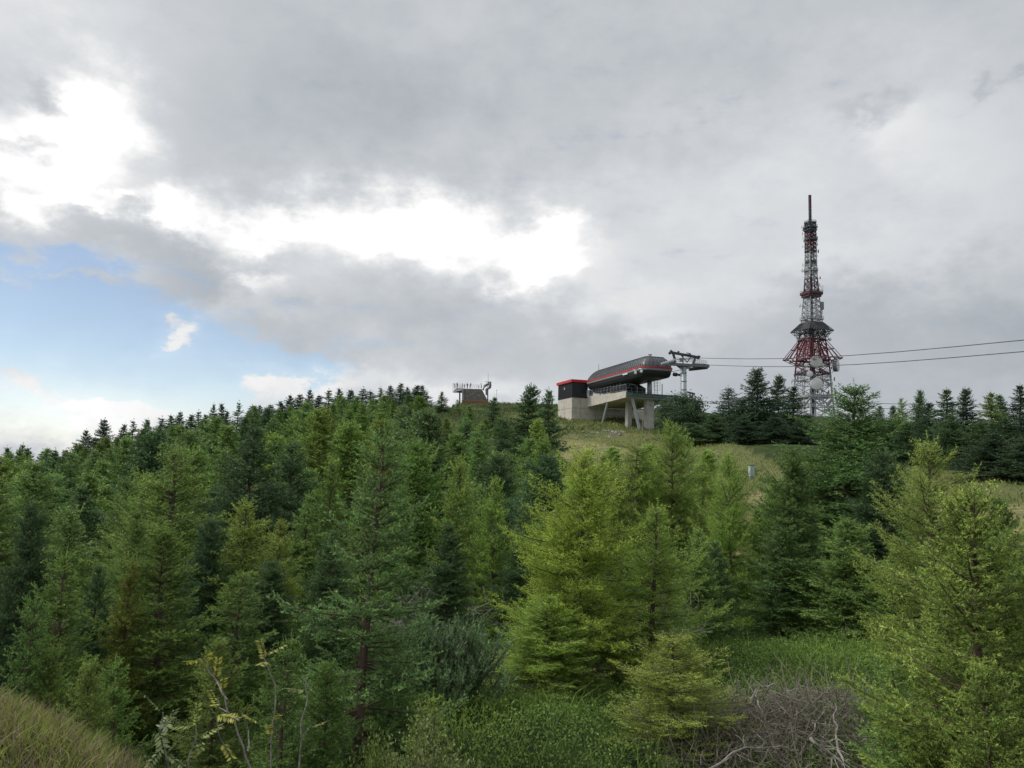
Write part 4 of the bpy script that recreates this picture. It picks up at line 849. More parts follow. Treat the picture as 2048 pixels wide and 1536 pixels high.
# the second, farther pylon head showing above the trees
e2, P2, bs2 = pylon(150, dict(col=1389, colb=800), 'small farther lift pylon head poking out above the leafy trees')
t2 = P2(1389, 798); m = MB(); m.tube([(t2.x, t2.y, 0), tuple(t2)], .3, 10); m.build('column', MT['galv'], e2)
m = MB(); m.bar(P2(1374, 784), P2(1390, 788), .3); m.bar(P2(1386, 788), P2(1384, 799), .25); m.bar(P2(1378, 785), P2(1386, 797), .15); m.bar(P2(1374, 801), P2(1404, 805), .35); m.bar(P2(1388, 790), P2(1402, 803), .12); m.build('crossarm', MT['steel_d'], e2)
# ropes
def rope(pts, label, r=.045):
    m = MB(); out = [Vector(pts[0])]
    for a_, b_ in zip(pts[:-1], pts[1:]):
        for k in range(1, 9): t = k / 8; q = Vector(a_).lerp(Vector(b_), t); q.z -= .004 * (Vector(a_) - Vector(b_)).length * math.sin(math.pi * t) * (Vector(a_) - Vector(b_)).length / 20; out.append(q)
    m.tube([tuple(p) for p in out], r, 5, False); o = m.build('haul_rope', MT['rope'], origin=out[0]); tag(o, label, 'cable', 'lift ropes')
endA = pt(2048, 680, 62); endB = pt(2048, 703, 62); pA = pt(1398, 716, 119); pB = pt(1418, 730, 119)
rope([SO + S(-7, -.2, 2.9), pt(1323, 727, 116.8), pt(1352, 719, 117), pA, endA, endA + (endA - pA) * .8], 'upper lift rope running from the pylon to the right edge', .04)
rope([SO + S(-7, 4.4, 2.6), pt(1378, 736, 118.8), pB, endB, endB + (endB - pB) * .8], 'lower lift rope of the big pylon, just beneath the upper one', .04)
rope([pt(1404, 803, 150), pt(1715, 806, 140), pt(2048, 809, 130), pt(2400, 812, 120)], 'thin upper rope of the farther lift passing behind the tower', .045)
rope([pt(1404, 806, 150), pt(1720, 815.5, 140), pt(2048, 822, 130), pt(2400, 828, 120)], 'thin lower rope of the farther lift passing behind the tower', .045)
# ------------------------------------------------------------------ transmitter tower
TC = pt(1627, 870, 280); TC = Vector((TC.x, 280, 14.5)); SC = 1.012 * 280 / F; TT = Vector((109.4, 280, 106.5))
def ty(py): return (870 - py) * (TT.z - 16.5) / 480 + 2.0          # height above the tower foot
tw = empty('transmitter_tower', TC); tag(tw, 'tall red and white steel lattice transmitter tower hung with round dishes', 'tower')
TH = math.radians(17)
def tp(x, y, z): return Vector((x * math.cos(TH) - y * math.sin(TH), x * math.sin(TH) + y * math.cos(TH), z))
WT = [(390, 5), (447, 18), (505, 18.5), (555, 20), (597, 26), (650, 35), (684, 44), (725, 54), (752, 58), (797, 63), (840, 72), (885, 92)]
def hwid(py): return lerp_tab(WT, py) * SC / 1.25 / 2
def lattice(y0, y1, matn, bays, leg=.26, br=.13, wf=None, name='lattice_section'):
    m = MB(); f = wf or hwid
    for b in range(bays):
        a0 = y0 + (y1 - y0) * b / bays; a1 = y0 + (y1 - y0) * (b + 1) / bays; w0, w1 = f(a0), f(a1); z0, z1 = ty(a0), ty(a1)
        cs = [(-1, -1), (1, -1), (1, 1), (-1, 1)]
        for k in range(4):
            c, d = cs[k], cs[(k + 1) % 4]
            m.bar(tp(c[0] * w0, c[1] * w0, z0), tp(c[0] * w1, c[1] * w1, z1), leg)
            m.bar(tp(c[0] * w0, c[1] * w0, z0), tp(d[0] * w0, d[1] * w0, z0), br * 1.2)
            m.bar(tp(c[0] * w0, c[1] * w0, z0), tp(d[0] * w1, d[1] * w1, z1), br); m.bar(tp(d[0] * w0, d[1] * w0, z0), tp(c[0] * w1, c[1] * w1, z1), br)
            mx = ((c[0] + d[0]) / 2, (c[1] + d[1]) / 2); m.bar(tp(mx[0] * w0, mx[1] * w0, z0), tp(mx[0] * w1, mx[1] * w1, z1), br)
    return m.build(name, MT[matn], tw)
lattice(447, 390, 'tdark', 9, .12, .08, lambda y: .33, 'antenna_mast')
m = MB(); m.tube([tp(0, 0, ty(417)), tp(0, 0, ty(391))], .5, 10); m.build('antenna_shroud', MT['tmaroon'], tw)
m = MB(); m.tube([tp(0, 0, ty(447)), tp(0, 0, ty(417))], .24, 8); m.build('mast_core', MT['steel_m'], tw)
lattice(507, 466, 'tmaroon', 5, .36, .2); lattice(466, 449, 'tdark', 2, .34, .22); lattice(560, 507, 'twhite', 6, .3, .16); lattice(597, 560, 'tmaroon', 3, .36, .15)
lattice(650, 597, 'twhite', 5, .34, .15); lattice(684, 650, 'tdark', 3, .34, .18); lattice(752, 684, 'tred', 4, .4, .2); lattice(836, 752, 'twhite', 4, .42, .2); lattice(848, 836, 'tred', 1, .42, .25); lattice(890, 848, 'twhite', 2, .45, .22)
m = MB(); m.bar(tp(0, 0, 0), tp(0, 0, ty(650)), .75, .75); m.bar(tp(0, 0, ty(650)), tp(0, 0, ty(450)), .42, .42); m.build('cable_shaft', MT['tdark'], tw)
def plat(py, hw_, matn, th=.5, rail=1.1):
    m = MB(); z = ty(py)
    for s in (-1, 1):
        m.bar(tp(-hw_, s * hw_, z), tp(hw_, s * hw_, z), .5, th); m.bar(tp(s * hw_, -hw_ + .25, z), tp(s * hw_, hw_ - .25, z), .5, th)
        m.bar(tp(-hw_, s * hw_ * .5, z + .02), tp(hw_, s * hw_ * .5, z + .02), .35, th * .6)
        if rail:
            for zz in (rail, rail * .5): m.bar(tp(-hw_, s * hw_, z + zz), tp(hw_, s * hw_, z + zz), .07); m.bar(tp(s * hw_, -hw_, z + zz), tp(s * hw_, hw_, z + zz), .07)
            for k in range(6):
                t = -hw_ + 2 * hw_ * k / 5; m.bar(tp(t, s * hw_, z), tp(t, s * hw_, z + rail), .07); m.bar(tp(s * hw_, t, z), tp(s * hw_, t, z + rail), .07)
    return m.build('platform', MT[matn], tw)
plat(448, 1.5, 'tdark', .3, .9); plat(458, 1.75, 'tdark', .35); plat(463, 1.6, 'tdark', .5, 0); plat(482, 1.5, 'tdark', .7, 0); plat(506, 1.5, 'tdark', .35, 0); plat(528, 1.3, 'tdark', .9, 0); plat(546, 1.7, 'twhite', .2); plat(592, 2.75, 'tmaroon', .8); plat(597, 2.4, 'tmaroon', .7, 0)
plat(644, 2.9, 'twhite', .25); plat(684, 3.4, 'tred', .4, 0); plat(725, 4.3, 'tred', .5, 0); plat(750, 4.4, 'tmaroon', .3); plat(764, 4.5, 'twhite', .25); plat(797, 4.9, 'twhite', .7); plat(838, 5.1, 'twhite', .35)
# dark collar and red skirt
def frustum_frame(m, y0, h0, y1, h1, n, w, plates=False):
    z0, z1 = ty(y0), ty(y1); cs = [(-1, -1), (1, -1), (1, 1), (-1, 1)]
    for k in range(4):
        c, d = cs[k], cs[(k + 1) % 4]
        for q in range(n):
            t = q / n; a_ = (c[0] + (d[0] - c[0]) * t, c[1] + (d[1] - c[1]) * t); m.bar(tp(a_[0] * h0, a_[1] * h0, z0), tp(a_[0] * h1, a_[1] * h1, z1), w)
        m.bar(tp(c[0] * h0, c[1] * h0, z0), tp(d[0] * h0, d[1] * h0, z0), w * 1.3); m.bar(tp(c[0] * h1, c[1] * h1, z1), tp(d[0] * h1, d[1] * h1, z1), w * 1.3)
        hm, zm = (h0 + h1) / 2, (z0 + z1) / 2; m.bar(tp(c[0] * hm, c[1] * hm, zm), tp(d[0] * hm, d[1] * hm, zm), w)
m = MB(); frustum_frame(m, 651, 2.9, 667, 5.3, 14, .2); frustum_frame(m, 667, 5.3, 679, 3.7, 9, .16)
zc0, zc1 = ty(652), ty(667); q0 = [tp(s[0] * 2.9, s[1] * 2.9, zc0) for s in ((-1, -1), (-1, 1))]; q1 = [tp(s[0] * 5.2, s[1] * 5.2, zc1) for s in ((-1, 1), (-1, -1))]
n_in = tp(.12, 0, 0); m.loft([[q0[0], q0[1], q1[0], q1[1]], [v + n_in for v in (q0[0], q0[1], q1[0], q1[1])]])
m.build('collar', MT['steel_d'], tw)
m = MB(); frustum_frame(m, 684, 3.3, 722, 7.3, 7, .22); frustum_frame(m, 722, 7.3, 733, 4.6, 6, .18)
for s in (-1, 1):
    for q in range(6): m.bar(tp(s * 3.6, -3 + q * 1.2, ty(690)), tp(s * 7.2, -6 + q * 2.4, ty(722)), .2)
m.build('skirt', MT['tred'], tw)
m = MB()
for s in (-1, 1):
    for r_ in (-1, 1): m.bar(tp(s * 4.9, r_ * 4.9, ty(797)), tp(s * 1.8, r_ * 4.9, ty(812)), .4); m.bar(tp(s * .4, r_ * 4.9, ty(812)), tp(s * 2.2, r_ * 5.1, ty(800)), .3); m.bar(tp(s * 4.9, r_ * 4.9, ty(800)), tp(s * 4.9, r_ * 1.8, ty(812)), .4)
m.build('brace', MT['twhite'], tw)
def dish(px, py, rpx, aim, depth=.45):
    c = Vector(((px - 1627) * SC + 0.35, -(hwid(py) * 1.3 + 1.0), ty(py))); d = Vector(aim).normalized(); r_ = rpx * SC
    if abs(aim[0]) > .7: c.y = -4
    e_ = MB(); e_.tube([tuple(c - d * r_ * depth * 1.6), tuple(c)], r_, 28); o = e_.build('dish', MT['dishb'], tw)
    f_ = MB(); f_.tube([tuple(c + d * .01), tuple(c + d * (.02 + r_ * .06)), tuple(c + d * (.02 + r_ * .14))], [r_ * .99, r_ * .9, r_ * .25], 28); f_.build('radome', MT['dish'], o)
    g_ = MB(); g_.bar(c - d * r_ * 1.4, Vector((c.x * .7, c.y * .5 + 1, c.z)), .25); g_.build('mount', MT['tdark'], o)
dish(1619, 732, 11.8, (-.25, -1, -.02)); dish(1618, 775, 11.8, (-.25, -1, -.02)); dish(1667, 737, 11.3, (.8, -.6, 0)); dish(1600, 739, 4.2, (-.3, -1, 0)); dish(1606, 756, 6, (-.3, -1, 0)); dish(1596, 683, 3, (-.5, -1, 0)); dish(1650, 687, 3, (.5, -1, 0)); dish(1632, 738, 3.5, (.2, -1, 0))
m = MB(); rnd = random.Random(9)
for k in range(330):
    py = rnd.choice([rnd.uniform(452, 560), rnd.uniform(560, 650), rnd.uniform(655, 690), rnd.uniform(728, 800), rnd.uniform(752, 800), rnd.uniform(740, 845)]); w = hwid(py) * rnd.uniform(.9, 1.15); a_ = rnd.choice([(1, rnd.uniform(-1, 1)), (-1, rnd.uniform(-1, 1)), (rnd.uniform(-1, 1), -1)])
    p = tp(a_[0] * w, a_[1] * w, ty(py)); o = p + Vector((a_[0] * rnd.uniform(.3, 1.1), a_[1] * .5, rnd.uniform(-.1, .1))); m.bar(p, o, .09); m.bar(o + Vector((0, 0, -.5 * rnd.random() - .2)), o + Vector((0, 0, .5 * rnd.random() + .3)), rnd.choice([.09, .12, .3]))
m.build('aerial', MT['steel_m'], tw)
m = MB()
for k in range(22):
    for s in (-1, 1):
        py = 455 + k * 5; w = hwid(py) * 1.25; p = Vector((s * w, 0, ty(py))); m.bar(p, p + Vector((s * (.9 if k < 2 or 13 < k else .6), 0, .25)), .07)
m.build('dipole', MT['steel_m'], tw)
m = MB()
for s in (-2.9, -2.4, 2.5, 3.0): m.bar(tp(s, -2.7, ty(594)), tp(s, -2.7, ty(577)), .08)
m.bar(Vector((-1.9, -1, ty(548))), Vector((-3.9, -1, ty(548))), .12); m.bar(Vector((-3.6, -1, ty(552))), Vector((-3.6, -1, ty(543))), .12)
for k in range(4): m.bar(Vector((-4 + k * .4, -1, ty(549))), Vector((-4 + k * .4, -1, ty(546))), .1)
m.build('whip_aerial', MT['steel_m'], tw)
m = MB(); m.box(Vector((3.25, -1.5, ty(617))), (1.1, .9, 2.8)); m.box(Vector((2.9, -2, ty(622))), (.6, .6, 1.8)); m.build('panel_aerial', MT['dishb'], tw)
# ------------------------------------------------------------------ lookout on the summit
LD = 237; LB = pt(948, 806, LD); LB.z = g1(LB.x, LB.y)
lk = empty('lookout', LB); tag(lk, 'slate-clad summit lookout with a jutting balcony and a bent grey chute', 'lookout')
Q = lambda x, y, dd=0: pt(x, y, LD + dd) - LB
def prism(mb, poly, d0, d1): mb.loft([[Q(x, y, d0) for x, y in poly], [Q(x, y, d1) for x, y in poly]])
m = MB(); m.loft([[Q(924, 816, -2.4), Q(977, 816, -2.4), Q(977, 816, 6), Q(924, 816, 6)], [Q(924, 801, -2), Q(976, 802, -2), Q(976, 802, 6), Q(924, 801, 6)], [Q(925, 777, 0), Q(962, 778, 0), Q(964, 779, 5), Q(925, 777, 5)]]); m.mi = 1; rnd = random.Random(3)
for r in range(15):
    for k in range(16):
        if rnd.random() < .8:
            t = r / 15; x = 925 + (k + rnd.random() * .5) * (38 + 14 * (1 - t)) / 16.5; y = 801 - 23 * t; c = Q(x, y, -2.08 + 2 * t); m.box(c, (rnd.uniform(.28, .5), .1, .2))
m.build('slate_face', [MT['stonef'], MT['dead_dark']], lk)
m = MB(); prism(m, [(905, 783.5), (924, 779.5), (924, 776.5), (913, 776.5)], -1.5, 4.5); m.build('balcony', MT['concrete'], lk)
m = MB(); prism(m, [(906, 785), (924, 786), (924, 780), (905, 784)], -1, 4); m.build('balcony_soffit', MT['steel_d'], lk)
m = MB(); m.tube([Q(919.5, 812, 1), Q(919.5, 784, 1)], .22, 8); m.build('support_post', MT['steel_d'], lk)
m = MB(); m.bar(Q(924.7, 801, -2.2), Q(924.7, 767, -1.2), .22); m.bar(Q(926.6, 799, -2.2), Q(926.6, 777, -.6), .12); m.build('corner_post', MT['steel'], lk)
def lrail(pts_, posts):
    m = MB()
    for (x0, y0, d0), (x1, y1, d1) in zip(pts_[:-1], pts_[1:]):
        for dz in (0, 2.4, 4.8): m.bar(Q(x0, y0 + dz, d0), Q(x1, y1 + dz, d1), .05)
        for k in range(posts + 1): t = k / posts; m.bar(Q(x0 + (x1 - x0) * t, y0 + (y1 - y0) * t, d0 + (d1 - d0) * t), Q(x0 + (x1 - x0) * t, y0 + (y1 - y0) * t + 7.5, d0 + (d1 - d0) * t), .06)
    return m.build('railing', MT['steel'], lk)
lrail([(924, 768, 4.4), (913, 768, 4.4), (905.5, 767, -1.4), (905.5, 775, -1.4)], 4); lrail([(925, 769, 4.6), (963, 770, 4.6)], 8); lrail([(905.5, 775.5, -1.4), (923, 773, -1.4)], 5)
m = MB()
for d0 in (-.6, .8):
    ps = [(974, 790), (973, 779), (980, 775), (980, 763.5)] if d0 < 0 else [(966, 780), (969, 772), (976, 768), (979, 764)]
    m.tube([tuple(Q(x, y, d0)) for x, y in ps], .42, 8)
m.build('chute', MT['steel_m'], lk)
m = MB()
for ps in ([(968.5, 773), (970.5, 769.5), (976, 766.5)], [(972.5, 777.5), (974.5, 773.5), (979.5, 771), (980, 763)]):
    m.tube([tuple(Q(x, y, -1.3)) for x, y in ps], .14, 6)
m.build('chute_rim', MT['galv'], lk)
m = MB(); m.bar(Q(975.5, 805, 0), Q(975.5, 778, 0), .35); m.build('chute_post', MT['steel_d'], lk)
m = MB(); m.bar(Q(976.3, 766, 0), Q(976.3, 746.5, 0), .09); m.bar(Q(970, 763.5, 0), Q(976, 763.8, 0), .14); m.bar(Q(982, 769, 0), Q(983.5, 771, 0), .14); m.build('aerial', MT['steel'], lk)
m = MB()
for y in (801.5, 804.5, 807.5): m.bar(Q(923, y, -2.6), Q(976, y + 1, -2.6), .12, .2)
for k in range(9): m.bar(Q(924 + k * 6.4, 811, -2.7), Q(924 + k * 6.4, 800.5, -2.7), .16)
m.build('timber_fence', MT['owood'], lk)
rb = pt(906.5, 811, 236); m = MB(); m.loft([[rb + Vector((dx, dy, -.9)) for dx, dy in ((-.35, -.3), (.4, -.3), (.4, .3), (-.35, .3))], [rb + Vector((dx, dy, .1)) for dx, dy in ((-.3, -.25), (.35, -.25), (.35, .25), (-.3, .25))], [rb + Vector((dx, dy, .35)) for dx, dy in ((-.15, -.1), (.2, -.1), (.2, .1), (-.15, .1))]])
tag(m.build('marker_stone', MT['tred'], origin=tuple(rb), bevel=.05), 'small dark red marker block on the crest left of the lookout', 'marker')
for x, y0, lb in ((993.3, 781, 'thin flagpole with a knob on top right of the lookout'),):
    p0_ = pt(x, 812, 232); p1_ = pt(x, y0, 232); g0 = g1(p0_.x, p0_.y); m = MB(); m.tube([(p1_.x, p1_.y, g0 - .2), tuple(p1_)], .07, 6); m.tube([tuple(p1_), tuple(p1_ + Vector((0, 0, .2)))], .16, 8); tag(m.build('flagpole', MT['white'], origin=(p1_.x, p1_.y, g0)), lb, 'pole')
# people on the lookout
def person(foot, facing, joints_, cols, label, h=1.75):
    """joints_: local skeleton (x right, y forward, z up, metres for 1.75 m); one skinned body"""
    V_, E_, Rr = joints_; s = h / 1.75
    me = bpy.data.meshes.new('person'); me.from_pydata([tuple(c * s for c in v) for v in V_], E_, []); me.update()
    o = link('person', me); o.location = foot; o.rotation_euler = (0, 0, facing)
    sk = o.modifiers.new('skin', 'SKIN'); sk.use_smooth_shade = True
    for i_, r_ in enumerate(Rr): me.skin_vertices[0].data[i_].radius = (r_[0] * s, r_[1] * s)
    me.skin_vertices[0].data[0].use_root = True
    ss = o.modifiers.new('sub', 'SUBSURF'); ss.levels = 1; ss.render_levels = 1
    mt, nt, b = newmat('clothes'); tc = nt.nodes.new('ShaderNodeTexCoord'); sp = nt.nodes.new('ShaderNodeSeparateXYZ'); nt.links.new(tc.outputs['Object'], sp.inputs[0])
    cr = nt.nodes.new('ShaderNodeValToRGB'); cr.color_ramp.interpolation = 'CONSTANT'; dv = nt.nodes.new('ShaderNodeMath'); dv.operation = 'MULTIPLY'; dv.inputs[1].default_value = 1 / (2.0 * s); nt.links.new(sp.outputs[2], dv.inputs[0]); nt.links.new(dv.outputs[0], cr.inputs[0])
    els = [(0, (.02, .02, .02)), (.04, cols[0]), (.46, cols[1]), (.735, (.45, .27, .2))]
    cr.color_ramp.elements[0].position = 0; cr.color_ramp.elements[0].color = (*els[0][1], 1); cr.color_ramp.elements[1].position = els[1][0]; cr.color_ramp.elements[1].color = (*els[1][1], 1)
    for pos, c in els[2:]: q = cr.color_ramp.elements.new(pos); q.color = (*c, 1)
    nt.links.new(cr.outputs[0], b.inputs['Base Color']); b.inputs['Roughness'].default_value = .8
    me.materials.append(mt); tag(o, label, 'person')
    hd = V_[4]; m = MB(); c = Vector(hd) * s + Vector((0, -.02, .04)) * s
    m.loft([[c + Vector((math.cos(t) * r_, math.sin(t) * r_ * 1.1, z_)) * s for t in [k * math.pi / 5 for k in range(10)]] for r_, z_ in ((.095, -.03), (.115, .04), (.1, .1), (.05, .13))]); m.build('hair', MT['bark'], o, smooth=True)
    return o
def skel(arm='down', bend=0.0, stride=.08):
    b = bend
    V_ = [(0, 0, .95), (0, .02 + b * .1, 1.15), (0, .03 + b * .25, 1.38), (0, .05 + b * .33, 1.5), (0, .09 + b * .4, 1.62), (0, .09 + b * .4, 1.72),
          (.1, 0, .9), (.12, .03 + stride, .5), (.12, stride - .02, .08), (.12, stride + .12, .04), (-.1, 0, .9), (-.12, .03 - stride, .5), (-.12, -stride - .04, .08), (-.12, -stride + .1, .04),
          (.19, .03 + b * .25, 1.4), (-.19, .03 + b * .25, 1.4)]
    E_ = [(0, 1), (1, 2), (2, 3), (3, 4), (4, 5), (0, 6), (6, 7), (7, 8), (8, 9), (0, 10), (10, 11), (11, 12), (12, 13), (2, 14), (2, 15)]
    Rr = [(.15, .11), (.14, .1), (.16, .11), (.055, .055), (.09, .1), (.06, .07), (.09, .09), (.06, .065), (.04, .045), (.04, .03), (.09, .09), (.06, .065), (.04, .045), (.04, .03), (.06, .06), (.06, .06)]
    arms = {'down': [((.24, .02, 1.12), (.24, .1, .88), (.24, .12, .8)), ((-.24, .02, 1.12), (-.24, .1, .88), (-.24, .12, .8))],
            'camera': [((.25, .2, 1.2), (.1, .36, 1.45), (.06, .4, 1.5)), ((-.25, .2, 1.2), (-.1, .36, 1.45), (-.06, .4, 1.5))],
            'raised': [((.36, .1, 1.6), (.5, .15, 1.82), (.53, .16, 1.9)), ((-.25, .18, 1.2), (-.1, .32, 1.3), (-.08, .36, 1.33))],
            'fold': [((.25, .08, 1.15), (.08, .22, 1.12), (.02, .24, 1.12)), ((-.25, .08, 1.15), (-.08, .22, 1.16), (-.02, .24, 1.16))]}[arm]
    for sh, (e_, w_, h_) in zip((14, 15), arms):
        i_ = len(V_); off = b * .25; V_ += [(e_[0], e_[1] + off, e_[2]), (w_[0], w_[1] + off, w_[2]), (h_[0], h_[1] + off, h_[2])]; E_ += [(sh, i_), (i_, i_ + 1), (i_ + 1, i_ + 2)]; Rr += [(.048, .048), (.035, .035), (.03, .04)]
    return V_, E_, Rr
for px, dd, fc, arm, bend, cols, lb, h_ in ((914.5, 1.2, .8, 'raised', .35, ((.03, .035, .05), (.03, .035, .04)), 'person in dark clothes on the left balcony holding an arm up', 1.8),
        (909.5, 2.4, 2.0, 'fold', .5, ((.04, .05, .09), (.2, .24, .3)), 'person in grey leaning on the outer corner of the left balcony', 1.6), (934.6, 1.6, .4, 'camera', .1, ((.02, .022, .03), (.02, .022, .03)), 'person in black standing mid-deck, left of the other standing visitor', 1.75),
        (940.6, 1.4, -.9, 'fold', .12, ((.05, .06, .09), (.03, .03, .04)), 'person in a dark jacket standing mid-deck, facing the other visitor', 1.8), (928.6, 2.0, 2.6, 'down', 0, ((.12, .12, .2), (.35, .3, .42)), 'person in a pale lilac top beside the left corner post', 1.45),
        (957, 2.2, 1.2, 'fold', .6, ((.03, .03, .04), (.05, .05, .06)), 'person crouched low on the right half of the deck', 1.0), (962.8, 1.4, 1.8, 'fold', .3, ((.05, .05, .07), (.16, .17, .19)), 'person in grey at the right end of the deck by the chute', 1.65)):
    f_ = pt(px, 777.2 if px > 920 else 776.6, LD + dd); person(f_, fc, skel(arm, bend), cols, lb, h_)
# ------------------------------------------------------------------ pale box by the ski slope
bp_ = pt(1503, 966, 52); bz = g1(bp_.x, bp_.y); e = empty('junction_box', (bp_.x, bp_.y, bz), .3); tag(e, 'pale blue junction box on a post at the edge of the ski slope', 'box')
m = MB(); m.box((0, 0, .62), (.34, .26, .72)); m.build('cabinet', MT['boxp'], e, bevel=.02); m = MB(); m.box((0, 0, .14), (.26, .2, .6)); m.build('plinth', MT['steel'], e); m = MB(); m.box((0, 0, 1.0), (.4, .32, .05)); m.build('cap', MT['steel_m'], e, bevel=.01)
m = MB(); m.box((0, -.135, .62), (.26, .015, .6)); m.build('door', MT['boxp'], e)
# ------------------------------------------------------------------ loose stones below the station
rng = np.random.default_rng(8); m = MB()
for k in range(95):
    q = pt(rng.normal(1205, 32), 870, 100); D = rng.uniform(97, 118); x, y = A2(rng.normal(1207, 22) + (rng.random() < .3) * 40, D); z = g1(x, y); r_ = rng.uniform(.12, .38)
    rings = []
    for zz, rr in ((-.5, .8), (.15, 1), (.6, .6)): rings.append([(x + r_ * rr * math.cos(t) * rng.uniform(.75, 1.2), y + r_ * rr * math.sin(t) * rng.uniform(.75, 1.2), z + r_ * zz) for t in np.arange(6) * 1.047])
    m.loft(rings)
tag(m.build('stones', MT['stone']), kind='stuff')
# ------------------------------------------------------------------ ground cover
def scatter(n, reg, rs=1, dens=None):
    r = np.random.default_rng(rs); ap = r.uniform(reg[0], reg[1], n); D = np.sqrt(r.uniform(reg[2] ** 2, reg[3] ** 2, n)); x = (ap - 1024) / F * D; return x, D
def blades(name, x, y, ln, hw, mt, col, seed, lean=.35, zoff=0, patch=.6, seg=2, h0=0.0, leaf=False, hmax=0):
    r = np.random.default_rng(seed); n = len(x); z = gz(x, y) + zoff
    d = unit(np.c_[r.normal(0, lean, n), r.normal(0, lean, n), np.ones(n)]); w = unit(np.cross(d, r.normal(0, 1, (n, 3)))); l = ln * r.uniform(.5, 1.3, n)
    p = np.c_[x, y, z]; tint = np.clip(.5 + .35 * np.sin(x * patch * 2.1 + 1.3 * np.sin(y * patch)) * np.cos(y * patch * 1.7) + r.normal(0, .2, n), 0, 1)
    if leaf:
        p = p + np.c_[np.zeros(n), np.zeros(n), r.uniform(0, 1, n) * hmax * (.6 + .4 * np.sin(x * 1.7) * np.cos(y * 1.3))]; d = unit(r.normal(0, 1, (n, 3)) + UP * .5); w = unit(np.cross(d, r.normal(0, 1, (n, 3))))
        V_ = np.stack([p, p + d * (l * .5)[:, None] + w * hw, p + d * l[:, None], p + d * (l * .5)[:, None] - w * hw], 1).reshape(-1, 3); f = np.arange(4 * n); k = 4; tt = np.repeat(tint, 4)
    else:
        bend = unit(np.c_[r.normal(0, 1, n), r.normal(0, 1, n), np.zeros(n)]) * (l * .35)[:, None]
        m1 = p + d * (l * .55)[:, None]; V_ = np.stack([p - w * hw, p + w * hw, m1 + w * hw * .8, m1 - w * hw * .8, p + d * (l * .95)[:, None] + bend], 1).reshape(-1, 3)
        o = np.arange(n)[:, None] * 5; f = np.concatenate([o + np.array([0, 1, 2]), o + np.array([0, 2, 3]), o + np.array([3, 2, 4])], 1).ravel(); k = 3; tt = np.repeat(tint, 5)
    ob = link(name, fastmesh(name, V_, f, k, mt, {'tint': tt})); ob.color = (*col, 1); tag(ob, kind='stuff'); return ob
# grassy bank at lower left
def bankpts(n, s):
    r = np.random.default_rng(s); x = r.uniform(-6.5, 1.2, n); y = r.uniform(1.6, 7.5, n); k = (y < 6.4 + (x + 3.4) * -.5) ; return x[k], y[k]
x, y = bankpts(90000, 1); blades('dry_grass', x, y, .11, .0024, MT['grassb'], (.20, .20, .08), 2, .5, patch=1.3)
x, y = bankpts(60000, 3); k = np.sin(x * 1.9 + 1) * np.cos(y * 1.6) + np.random.default_rng(1).normal(0, .35, len(x)) > -.35; blades('grass', x[k], y[k], .11, .0028, MT['grassb'], (.16, .24, .05), 4, .45, patch=1.0)
x, y = bankpts(9000, 5); blades('heather', x, y, .15, .0025, MT['grassb'], (.22, .17, .13), 6, .6, patch=1.0)
# bilberry and grass undergrowth on the clearing floor
x, y = scatter(360000, (250, 2300, 4.5, 26), 7); k = ~poly_in(SLOPE, x, y) & ((x + 3.4) * -.5 + 6.2 < y); x, y = x[k], y[k]
blades('undergrowth', x, y, .05, .0135, MT['leaf'], (.115, .225, .05), 8, leaf=True, hmax=.5, patch=.5)
x, y = scatter(22000, (300, 2300, 4.5, 24), 9); k = ~poly_in(SLOPE, x, y) & ((x + 3.4) * -.5 + 6.2 < y); blades('grass', x[k], y[k], .5, .004, MT['grassb'], (.16, .27, .06), 10, .4, patch=.5)
# rough grass on the slope
x, y = scatter(90000, (1030, 2300, 26, 135), 11); k = poly_in(SLOPE, x, y) & ~poly_in(MOWN, x, y); x, y = x[k], y[k]; blades('grass', x, y, .26, .028, MT['grassb'], (.17, .22, .065), 12, .5, patch=.12)
x, y = scatter(40000, (1030, 2300, 18, 110), 13); k = poly_in(MOWN, x, y) ; x, y = x[k], y[k]; blades('mown_grass', x, y, .14, .03, MT['grassb'], (.24, .22, .10), 14, .8, patch=.2)
x, y = scatter(30000, (860, 1330, 110, 240), 15); blades('grass', x, y, .5, .07, MT['grassb'], (.13, .18, .06), 16, .5, patch=.1)
# ------------------------------------------------------------------ heap of dead branches
def curve_pts(r, p, d, L_, n, curl, sag=0.0):
    out = [np.array(p, float)]; d = unit(np.array(d, float)); c = unit(r.normal(0, 1, 3)) * curl
    for k in range(n): d = unit(d + c / n + r.normal(0, .10, 3) - UP * sag / n); out.append(out[-1] + d * L_ / n)
    return np.array(out)
bc = pt(1570, 1470, 10.4); bz = g1(bc.x, bc.y); r = np.random.default_rng(21); A_ = []; B_ = []; r0 = []; r1 = []
for k in range(3400):
    a = r.uniform(0, 6.28); q = r.random() ** .6 * 1.55; x, y = bc.x + q * 1.15 * math.cos(a), bc.y + q * .95 * math.sin(a); hz = .5 * max(0, 1 - (q / 1.7) ** 2)
    z = g1(x, y) + r.random() * hz; L1 = r.uniform(.15, .7); p = curve_pts(r, (x, y, z), (r.normal(), r.normal(), r.normal(0, .45) + .12), L1, 4, 1.3); rr = r.choice([.0025, .003, .004, .007])
    A_.append(p[:-1]); B_.append(p[1:]); r0 += [rr] * 4; r1 += [rr * .8] * 4
wv, wf = wood(np.vstack(A_), np.vstack(B_), np.array(r0), np.array(r1)); o = link('brushwood', fastmesh('brushwood', wv, wf, 4, MT['dead_dark'], None)); tag(o, kind='stuff')
